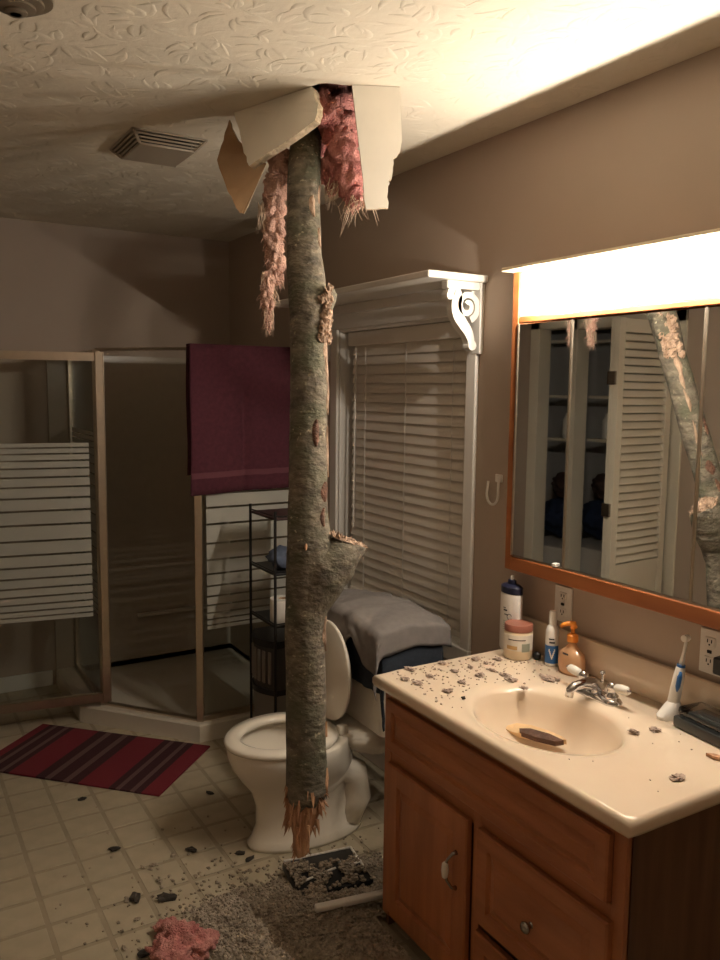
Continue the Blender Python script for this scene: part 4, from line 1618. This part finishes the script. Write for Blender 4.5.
# branch stubs -------------------------------------------------------------
bm = nb()
path = [V((0.920, 1.828, 1.00)), V((0.940, 1.830, 1.10)), V((0.978, 1.827, 1.175)), V((1.028, 1.818, 1.216)), V((1.085, 1.808, 1.246))]
rad = [0.036, 0.058, 0.070, 0.056, 0.020]
pp, rr_ = [], []
for i in range(len(path)-1):
    for q in range(5):
        f = q/5
        pp.append(path[i].lerp(path[i+1], f))
        rr_.append(rad[i]*(1-f)+rad[i+1]*f)
pp.append(path[-1])
rr_.append(rad[-1])
tube(bm, pp, rr_, 28)
for v in bm.verts:
    v.co += v.co.normalized()*0.0+V((1, 0, 0))*0.004*noise.noise(v.co*30)+V((0, 0, 1))*0.004*noise.noise(v.co*34+V((5, 0, 0)))
PN = V((0.40, -0.06, 0.915)).normalized()
PP = V((1.042, 1.818, 1.258))
for v in bm.verts:
    if v.co.x > 0.955:
        d_ = (v.co-PP).dot(PN)
        if d_ > 0:
            v.co -= PN*d_
stub = obj('branch_stub', bm, BARK, tr, smooth='all')
bm = nb()
U1 = V((0.915, -0.03, -0.40)).normalized()
U2 = PN.cross(U1).normalized()
rows = []
for a_ in range(7):
    rr0 = a_/6
    rows.append([PP+U1*(0.056*rr0*math.cos(2*PI*k/24))*(1+0.15*noise.noise(V((k*.9, 1, 1))))+U2*(0.036*rr0*math.sin(2*PI*k/24))
                 + PN*(0.004+0.010*noise.noise(V((math.cos(2*PI*k/24)*rr0*4, math.sin(2*PI*k/24)*rr0*4, 3)))+0.004*noise.noise(V((k*2.1, a_*1.9, 5)))-0.008*(rr0 > .9)) for k in range(24)])
ring_loft(bm, rows[1:], True, False)
for k in range(80):
    a_ = rng.uniform(0, 2*PI)
    q_ = rng.uniform(.5, 1.0)
    base = PP+U1*(0.056*q_*math.cos(a_))+U2*(0.035*q_*math.sin(a_))-PN*0.002
    spike(bm, base, PN*rng.uniform(.2, .9)+U1*rng.uniform(0.1, 1.0)*math.cos(a_)+U2*rng.uniform(-.4, .4), rng.uniform(0.006, 0.020), rng.uniform(0.003, 0.006))
for k in range(34):
    base = PP+U1*rng.uniform(0.030, 0.056)+U2*rng.uniform(-.018, .018)+PN*rng.uniform(-.008, .002)
    spike(bm, base, U1+PN*rng.uniform(-.5, .6)+U2*rng.uniform(-.5, .5), rng.uniform(0.012, 0.030), rng.uniform(0.003, 0.006))
obj('broken_wood', bm, RAWW, stub)
# upper torn knot
bm = nb()
kp = trunk_p(1.905, -0.35)
tube(bm, [trunk_p(1.84, -0.35, -0.03), trunk_p(1.875, -0.35, -0.012), kp+V((0.008, -0.003, 0)), kp+V((0.022, -0.008, 0.012))], [0.03, 0.033, 0.026, 0.013], 16)
for v in bm.verts:
    v.co += V((1, 1, 1))*0.005*noise.noise(v.co*45)
kn = obj('torn_knot', bm, BARK, tr, smooth='all')
bm = nb()
for k in range(40):
    q = rng.uniform(0, 1)
    blob(bm, trunk_p(1.925-0.15*q, -0.80+rng.uniform(-.55, .60), 0.003+0.018*(1-q)*rng.uniform(.3, 1)), (0.010, 0.010, 0.012), 2, 0.7, 3, k)
obj('frayed_bark', bm, RAWW, kn)


def bare_patch(z0, z1, a0, a1, m, name, d=0.0015, seed=0, th=0.004):
    bm = nb()
    nz, na = max(4, int((z1-z0)/0.008)), 10
    rows = []
    for j in range(nz+1):
        z = z0+(z1-z0)*j/nz
        sh_ = math.sin(PI*(j+0.15)/(nz+0.3))**0.5
        ca = (a0+a1)/2+0.18*noise.noise(V((z*14, seed, 1)))
        hw = (a1-a0)/2*sh_*(0.7+0.5*noise.noise(V((z*30, seed, 7))))
        rows.append([trunk_p(z, ca-hw+2*hw*i/na, d+th*math.sin(PI*i/na)-0.001) for i in range(na+1)])
    ring_loft(bm, rows, False, False, close=False)
    o = obj(name, bm, m, tr, smooth='all')
    return o


bare_patch(1.66, 1.87, -1.15, -0.55, RAWW, 'stripped_patch', seed=1)
bare_patch(1.58, 1.66, -0.95, -0.6, RAWW, 'stripped_patch', seed=11)
bare_patch(2.04, 2.10, -1.2, -0.8, RAWW, 'stripped_patch', seed=12)
bare_patch(2.18, 2.24, -1.0, -0.5, RAWW, 'stripped_patch', seed=13)
bare_patch(1.42, 1.55, -0.85, -0.55, RAWW, 'stripped_patch', seed=2)
bare_patch(2.13, 2.20, -1.75, -1.15, RAWW, 'stripped_patch', seed=3)
bare_patch(1.50, 1.57, -1.9, -1.35, REDW, 'stripped_patch', seed=4)
bare_patch(1.36, 1.41, -1.4, -0.6, REDW, 'stripped_patch', seed=5)
bare_patch(1.30, 1.345, -1.3, -0.8, REDW, 'stripped_patch', seed=6)
bare_patch(0.98, 1.07, -0.95, -0.55, RAWW, 'stripped_patch', seed=7)
bare_patch(0.76, 0.80, -0.9, -0.4, SPLIT, 'stripped_patch', seed=8)
bare_patch(0.615, 0.68, -0.9, -0.35, SPLIT, 'stripped_patch', seed=9)
bare_patch(1.245, 1.262, -2.05, -1.8, SPLIT, 'stripped_patch', seed=10)

# ================================================================== torn drywall
def slab(poly3, nrm, th, mats, name, parent=None, **k):
    """poly3: 3d outline, extruded along nrm; front mat 0, back mat 1, edges 2"""
    bm = nb()
    nrm = V(nrm).normalized()
    fr_ = [bm.verts.new(p) for p in poly3]
    bk = [bm.verts.new(V(p)+nrm*th) for p in poly3]
    # project to 2d for tessellation
    t1 = nrm.orthogonal().normalized()
    t2 = nrm.cross(t1)
    tri = tessellate_polygon([[V((V(p).dot(t1), V(p).dot(t2), 0)) for p in poly3]])
    for t in tri:
        f = bm.faces.new([fr_[i] for i in t])
        f.material_index = 0
        f = bm.faces.new([bk[i] for i in t][::-1])
        f.material_index = 1
    n_ = len(poly3)
    for i in range(n_):
        j = (i+1) % n_
        f = bm.faces.new((fr_[i], fr_[j], bk[j], bk[i]))
        f.material_index = 2
    return obj(name, bm, mats, parent, **k)


def ragged(pl, amp, seed, n=4):
    out = []
    for i, (p, rag) in enumerate(pl):
        q = pl[(i+1) % len(pl)][0]
        p = V(p)
        q = V(q)
        out.append(p)
        if rag:
            L = (q-p)
            side = V((0.3, 0.3, 1)).normalized()
            pr_ = L.cross(V((-fw.x, -fw.y, 0))).normalized()
            for k in range(1, n):
                f = k/n
                out.append(p.lerp(q, f)+pr_*amp*noise.noise(V((seed+i*3.3, f*9, 0))))
    return out


# right bright flap hanging from the near edge of the hole
def R_(px, py, y):
    return at(px, py, 1, y)


pa, pb = at(352, 85, 2, ZC-0.001), at(400, 87, 2, ZC-0.001)
nr = (pb-pa).cross(V((0.02, -0.05, -1))).normalized()
if nr.y < 0:
    nr = -nr


def on_plane(px, py, p0, n):
    d = fw + (px-360)/FPX*rt - (py-480)/FPX*up
    return CAMP+d*((V(p0)-CAMP).dot(n)/d.dot(n))


fl_r = [(pa, False), (pb, False)]+[(on_plane(x_, y_, pa, nr), rg_) for x_, y_, rg_ in ((402, 140, False), (400, 152, True), (393, 159, True), (392, 176, True), (388, 186, True), (388, 208, True), (366, 209, True), (362, 170, False))]
slab(ragged(fl_r, 0.006, 2), nr, 0.013, [DRYW, PAPER, GYPS], 'drywall_flap', label='bright white drywall flap hanging right of the tree trunk', cat='drywall', loc=on_plane(376, 209, pa, nr))
# big left flap
h0 = V((1.006, 2.474, ZC-0.001))
h1 = V((1.109, 2.150, ZC-0.001))
lo1 = at(315, 120, 1, 2.10)
nl = (h1-h0).cross(lo1-h1).normalized()
if nl.dot(V((0.5, 1, 0.5))) < 0:
    nl = -nl
fl_l = [(h0, False), (h1, True)]+[(on_plane(x_, y_, h0, nl), True) for x_, y_ in ((318, 104), (315, 120), (249, 166), (243, 148))]
slab(ragged(fl_l, 0.006, 5), nl, 0.022, [DRYW, PAPER, GYPS], 'drywall_flap', label='large cream drywall flap bent down left of the tree trunk', cat='drywall', loc=at(280, 140, 1, 2.3))
# curled brown-paper piece
pc = at(240, 165, 1, 2.50)
nc = V((0.55, 0.75, 0.35)).normalized()
bp_ = [(on_plane(x_, y_, pc, nc), rg_) for x_, y_, rg_ in ((229, 120, True), (236, 137, True), (246, 152, False), (266, 164, False), (244, 214, True), (240, 213, True), (228, 192, True), (217, 160, False), (221, 146, True))]
slab(ragged(bp_, 0.006, 8), nc, 0.013, [PAPER, DRYW, GYPS], 'drywall_scrap', label='torn drywall scrap showing brown paper backing beside the ceiling hole', cat='drywall', loc=at(240, 213, 1, 2.48))

# ================================================================== pink insulation in the hole
def fluff(name, specs, m, label, fibres=None, fm=None, seed=0):
    bm = nb()
    lowest = min(specs, key=lambda q: q[0][2]-q[1][2])
    for k, (c, s, *rest) in enumerate(specs):
        blob(bm, c, s, 4, 0.30, 1.8, seed+k*1.3)
    t_ = thing(name, label, 'insulation', (lowest[0][0], lowest[0][1], lowest[0][2]-lowest[1][2]))
    for v in bm.verts:
        v.co += V((noise.noise(v.co*60), noise.noise(v.co*60+V((9, 0, 0))), noise.noise(v.co*40+V((0, 7, 0)))))*0.004
    fz = nb()
    vl = [v.co.copy() for v in bm.verts]
    for k in range(900):
        a = rng.choice(vl)
        d = V((rng.uniform(-1, 1), rng.uniform(-1, 1), rng.uniform(-1.6, .6)))*rng.uniform(.006, .018)
        tube(fz, [a, a+d*.6+V((0, 0, -.001)), a+d+V((0, 0, -.004))], [0.0016, 0.0010, 0.0004], 3, caps=False)
    obj('batt', bm, m, t_, smooth='all')
    obj('fuzz', fz, m, t_, smooth='all', kind='stuff')
    if fibres:
        bf = nb()
        for (p, q, r_, n_) in fibres:
            for k in range(n_):
                a = V(p)+V((rng.uniform(-1, 1), rng.uniform(-1, 1), rng.uniform(-1, 1)))*r_
                b = V(q)+V((rng.uniform(-1, 1), rng.uniform(-1, 1), rng.uniform(-1, 1)))*r_*1.3
                mpt = a.lerp(b, .5)+V((rng.uniform(-1, 1), rng.uniform(-1, 1), rng.uniform(-.5, .5)))*r_*.8
                tube(bf, [a, a.lerp(mpt, .6)+V((0, 0, -.002)), mpt, b], [0.0018, 0.0013, 0.0009, 0.0003], 4)
        obj('loose_fibres', bf, fm or FIBRE, t_, smooth='all', kind='stuff')
    return t_


Q = lambda px, py, y: tuple(at(px, py, 1, y))
fluff('insulation_batt', [(Q(326, 110, 2.20), (0.045, 0.05, 0.045)), (Q(338, 125, 2.22), (0.05, 0.05, 0.06)), (Q(343, 150, 2.20), (0.048, 0.045, 0.07)), (Q(350, 175, 2.18), (0.042, 0.04, 0.065)),
                          (Q(334, 170, 2.24), (0.04, 0.045, 0.065)), (Q(354, 195, 2.17), (0.028, 0.03, 0.045)), (Q(332, 120, 2.33), (0.10, 0.10, 0.10))],
      PINK, 'pink fibreglass insulation bulging out between trunk and bright flap',
      [(Q(350, 195, 2.16), Q(340, 235, 2.16), 0.010, 3), (Q(355, 195, 2.16), Q(350, 218, 2.16), 0.022, 26), (Q(335, 185, 2.2), Q(332, 203, 2.2), 0.020, 16), (Q(362, 200, 2.15), Q(364, 214, 2.13), 0.018, 14), (Q(374, 207, 2.10), Q(378, 224, 2.10), 0.008, 2)], FIBRE, 3)
specs = []
for (x, y_, w_, h_) in ((282, 165, .045, .05), (277, 185, .042, .05), (274, 205, .036, .05), (274, 225, .034, .05), (274, 245, .031, .045), (275, 262, .028, .04), (277, 277, .020, .025), (268, 282, .022, .035), (266, 295, .019, .03), (268, 305, .018, .028), (268, 320, .012, .03)):
    specs.append((Q(x, y_, 2.36), (w_*0.95, w_*.9, h_)))
fluff('insulation_strand', specs, PINKL, 'long pale pink insulation strand hanging left of the trunk',
      [(Q(262, 205, 2.36), Q(261, 232, 2.36), 0.012, 16), (Q(268, 300, 2.36), Q(267, 332, 2.36), 0.014, 22), (Q(278, 270, 2.36), Q(280, 286, 2.36), 0.012, 14), (Q(265, 275, 2.36), Q(262, 295, 2.36), 0.010, 12), (Q(272, 290, 2.36), Q(276, 308, 2.36), 0.012, 14)], FIBRE, 17)

# ================================================================== floor debris
rng = random.Random(21)
pile_c = [((1.10, 2.12), 0.33, 0.26, 0.050), ((1.28, 2.22), 0.22, 0.18, 0.045), ((0.92, 2.20), 0.24, 0.20, 0.035), ((1.05, 1.90), 0.36, 0.24, 0.05), ((0.78, 2.08), 0.16, 0.15, 0.025)]


def pile_h(x, y):
    h = 0
    for (c, a, b, hh) in pile_c:
        d = ((x-c[0])/a)**2+((y-c[1])/b)**2
        h = max(h, hh*(1-d)) if d < 1 else h
    if h <= 0:
        return -0.01
    h += 0.018*noise.noise(V((x*14, y*14, 1)))+0.010*noise.noise(V((x*45, y*45, 2)))+0.007*noise.noise(V((x*110, y*110, 3)))-0.008
    return h


bm = nb()
nx, ny = 260, 230
gx0, gx1, gy0, gy1 = 0.55, 1.47, 1.62, 2.48
grid = {}
for i in range(nx+1):
    for j in range(ny+1):
        x, y = gx0+(gx1-gx0)*i/nx, gy0+(gy1-gy0)*j/ny
        h = pile_h(x, y)
        if x > 1.262 and y < 1.99:
            h = -1
        grid[i, j] = (x, y, h)
vv = {}


def gv(i, j):
    if (i, j) not in vv:
        x, y, h = grid[i, j]
        vv[i, j] = bm.verts.new((x, y, max(h, 0.0004)))
    return vv[i, j]


for i in range(nx):
    for j in range(ny):
        if max(grid[a][2] for a in ((i, j), (i+1, j), (i+1, j+1), (i, j+1))) > 0.001 and min(grid[a][2] for a in ((i, j), (i+1, j), (i+1, j+1), (i, j+1))) > -0.5:
            bm.faces.new((gv(i, j), gv(i+1, j), gv(i+1, j+1), gv(i, j+1)))
for k in range(5200):
    c = rng.choice(pile_c)
    x, y = rng.gauss(c[0][0], c[1]*.55), rng.gauss(c[0][1], c[2]*.55)
    if (x > 1.25 and y < 2.0) or x > 1.47 or y > 2.47:
        continue
    h = pile_h(x, y)
    chunk(bm, (x, y, max(h, 0)+0.001), rng.uniform(0.0015, 0.0062), rng)
for k in range(500):
    x, y = rng.gauss(1.0, 0.28), rng.gauss(2.30, 0.24)
    if (x > 1.25 and y < 2.0) or x < 0.4 or y > 2.9 or (((x-1.27)/0.24)**2+((y-TC)/0.14)**2) < 1:
        continue
    chunk(bm, (x, y, 0.002), rng.uniform(0.0015, 0.006), rng)
obj('insulation_debris', bm, DUST, smooth='all', label='grey brown blown insulation and dirt heaped on the vinyl floor', cat='debris', kind='stuff')

bm = nb()
for k, (x, y, s) in enumerate(((0.70, 2.20, 0.055), (0.66, 2.13, 0.06), (0.74, 2.14, 0.055), (0.69, 2.27, 0.035), (0.63, 2.06, 0.05))):
    blob(bm, (x, y, s*0.45), (s, s, s*0.6), 4, 0.4, 2.5, k+40)
for v in bm.verts:
    v.co += V((noise.noise(v.co*60), noise.noise(v.co*60+V((9, 0, 0))), noise.noise(v.co*40+V((0, 7, 0)))))*0.006
    v.co.z = max(v.co.z, 0.002)
obj('insulation_clump', bm, PINK, smooth='all', label='pink fibreglass insulation clump on the floor at debris edge', cat='insulation')

# bark chips
chips = [(82, 799, .014), (114, 849, .017), (135, 898, .022), (166, 899, .026), (191, 850, .017), (250, 859, .014), (210, 793, .013), (150, 869, .007), (127, 900, .012), (143, 867, .008), (66, 785, .006), (108, 833, .007), (97, 807, .005), (159, 881, .012), (173, 855, .011), (240, 853, .014), (154, 865, .012), (196, 876, .008), (137, 919, .009), (124, 948, .010), (146, 953, .022), (236, 945, .022), (262, 940, .02), (65, 876, .006)]
chip_labels = ['dark bark chip nearest the front edge of the rug', 'dark bark chip alone on the open tile floor below the rug', 'dark bark chip left of the biggest chip above the pink clump',
               'biggest dark bark chip lying just above the pink insulation clump', 'dark bark chip halfway between pink clump and toilet', 'dark bark chip closest to the toilet base front',
               'dark bark chip in the shadow left of the toilet', 'dark bark chip just left of the one at the toilet base', 'dark bark chip at the left edge of the pink clump',
               'left of two dark bark chips on the grey debris heap', 'right of two dark bark chips on the grey debris heap']
chip_labels = iter(chip_labels)
for k, (x, y, s) in enumerate(chips):
    p = at(x, y, 2, 0.004)
    bm = nb()
    dark = s > 0.0125
    R = Matrix.Rotation(rng.uniform(0, 6.28), 3, 'Z')
    blob(bm, (p.x, p.y, 0.002+s*0.22), (s*1.3, s*0.75, s*0.36), 2, 0.5, 2.2, k+70, mtx=R)
    for v in bm.verts:
        v.co.z = max(v.co.z, 0.0006)
    obj('bark_chip', bm, BARKC if dark else DUST, label=next(chip_labels) if dark else 'small brown crumb lying on the vinyl floor',
        cat='bark chip' if dark else 'debris', group='bark chips on the floor' if dark else 'crumbs on the floor')

# smashed bathroom scale and loose white strip
sc = thing('bathroom_scale', 'black bathroom scale with white edging buried under debris', 'scale', (1.23, 2.25, 0.02))
RS = Matrix.Translation((1.232, 2.255, 0)) @ Matrix.Rotation(math.radians(-9), 4, 'Z')
obj('platform', box(nb(), -0.128, 0.128, -0.105, 0.105, 0.012, 0.044, bev=0.010, mtx=RS), BLACK, sc, smooth=True)
SCE = mat('scuffed white edging', (0.75, 0.71, 0.65), 0.5, var=0.2, vscale=60)
for (a, b) in (((-0.122, 0.099), (0.122, 0.099)), ((0.122, 0.099), (0.122, -0.02)), ((-0.10, -0.035), (-0.03, -0.015)), ((-0.03, -0.015), (0.03, 0.0)), ((0.05, 0.035), (0.085, 0.0)), ((0.085, 0.0), (0.125, 0.005)), ((0.125, 0.005), (0.115, 0.045))):
    p = RS @ V((a[0], a[1], 0.045))
    q = RS @ V((b[0], b[1], 0.045))
    obj('edging', tube(nb(), [p, q], 0.0042, 8), SCE, sc, smooth=True)
bm = nb()
for k in range(700):
    u, v = rng.uniform(-0.125, 0.125), rng.uniform(-0.102, 0.075)
    if v > 0.04 and u > -0.05:
        continue
    if noise.noise(V((u*22, v*22, 4))) < -0.12:
        continue
    p = RS @ V((u, v, 0.046+0.010*rng.random()))
    chunk(bm, p, rng.uniform(0.002, 0.0075), rng)
obj('debris_cover', bm, DUST, sc, kind='stuff')
p = at(315, 909, 2, 0.055)
q = at(388, 893, 2, 0.055)
d_ = (q-p)
RT = Matrix.Translation(((p.x+q.x)/2, (p.y+q.y)/2, 0.056)) @ Matrix.Rotation(math.atan2(d_.y, d_.x), 4, 'Z')
obj('plastic_strip', box(nb(), -d_.length/2, d_.length/2, -0.013, 0.013, -0.010, 0.010, bev=0.006, seg=3, mtx=RT), WPLA, label='loose white plastic strip lying on the debris before the scale', cat='strip', smooth=True)

# ================================================================== closet seen in the mirror
dj = nb()
box(dj, XL-0.1, XL+0.012, CY1-0.015, CY1+0.06, 0, CZ1+0.06, bev=0.003)
box(dj, XL-0.1, XL+0.012, CY0-0.06, CY0+0.012, 0, CZ1+0.06, bev=0.003)
box(dj, XL-0.1, XL+0.012, CY0-0.06, CY1+0.06, CZ1-0.01, CZ1+0.06, bev=0.003)
obj('trim_3', dj, LOUV)
for (z_, lab) in ((1.97, 'topmost pale shelf inside the closet'), (1.60, 'middle pale closet shelf above the white bottle'), (1.31, 'lower pale closet shelf under the white bottle')):
    cs = thing('closet_shelf', lab, 'shelf', (XCB+0.2, 3.5, z_))
    obj('board', boxb(XCB, XL-0.28, CY0-0.24, 3.98, z_, z_+0.02, bev=0.003), LOUV, cs)
    obj('cleat', boxb(XCB, XCB+0.02, CY0-0.24, 3.98, z_-0.04, z_-0.0005), LOUV, cs)
bm = nb()
blob(bm, (XL-0.42, 3.90, 0.78), (0.15, 0.17, 0.14), 4, 0.2, 2, 91)
obj('hanging_bag', bm, BLUEBAG, smooth='all', label='navy blue bag in the closet seen in mirror', cat='bag')
bm = nb()
blob(bm, (XL-0.42, 3.89, 1.00), (0.10, 0.13, 0.085), 4, 0.2, 2, 95)
obj('stored_bundle', bm, BROWNBAG, smooth='all', label='dark brown bundle above the blue closet bag', cat='bag')
obj('storage_bin', boxb(XCB+0.01, XL-0.12, 3.66, 4.07, 0.0, 0.615, bev=0.01), CLOSET, label='grey storage bin standing on the closet floor', cat='bin')
bm = nb()
lathe(bm, [(0.035, 0), (0.038, 0.01), (0.038, 0.12), (0.02, 0.15), (0.018, 0.17)], (XL-0.36, 3.87, 1.3305), 20)
obj('white_bottle', bm, WPLA, smooth=True, label='white bottle on the closet shelf seen in mirror', cat='bottle')


def louver_panel(p, q, name, label):
    p, q = V((*p, 0)), V((*q, 0))
    d = q-p
    L = d.length
    R = Matrix.Translation(p) @ Matrix.Rotation(math.atan2(d.y, d.x), 4, 'Z')
    t_ = thing(name, label, 'door', (p.x, p.y, 0.012))
    z0, z1 = 0.012, 2.03
    for (a, b) in ((0, 0.045), (L-0.045, L)):
        obj('stile', box(nb(), a, b, -0.014, 0.014, z0, z1, bev=0.002, mtx=R), LOUV, t_)
    for (a, b) in ((z0, 0.15), (0.62, 0.72), (1.96, z1)):
        obj('rail', box(nb(), 0.045, L-0.045, -0.013, 0.013, a, b, mtx=R), LOUV, t_)
    obj('panel', box(nb(), 0.045, L-0.045, -0.006, 0.006, 0.15, 0.62, mtx=R), LOUV, t_)
    z_ = 0.745
    s_ = None
    while z_ < 1.95:
        bm = nb()
        if s_ is None:
            SR = R @ Matrix.Translation((0, 0, z_)) @ Matrix.Rotation(math.radians(-58), 4, 'X')
            box(bm, 0.042, L-0.042, -0.020, 0.020, -0.003, 0.003, mtx=SR)
            s_ = obj('slat', bm, LOUV, t_)
            z00 = z_
        else:
            bm.free()
            clone(s_, t_, V((0, 0, z_-z00)))
        z_ += 0.0425
    return t_


d1_ = louver_panel((0.20, 3.0), (-0.262, 3.03), 'louver_door', 'cream louvered bifold closet door panel seen in the mirror')
louver_panel((0.185, 3.040), (-0.282, 3.068), 'louver_door', 'second folded louver door panel behind the front panel')
for z in (1.72, 1.02, 0.35):
    obj('hinge', boxb(0.198, 0.214, 2.996, 3.048, z-0.035, z+0.035, bev=0.002), NICKEL, d1_)
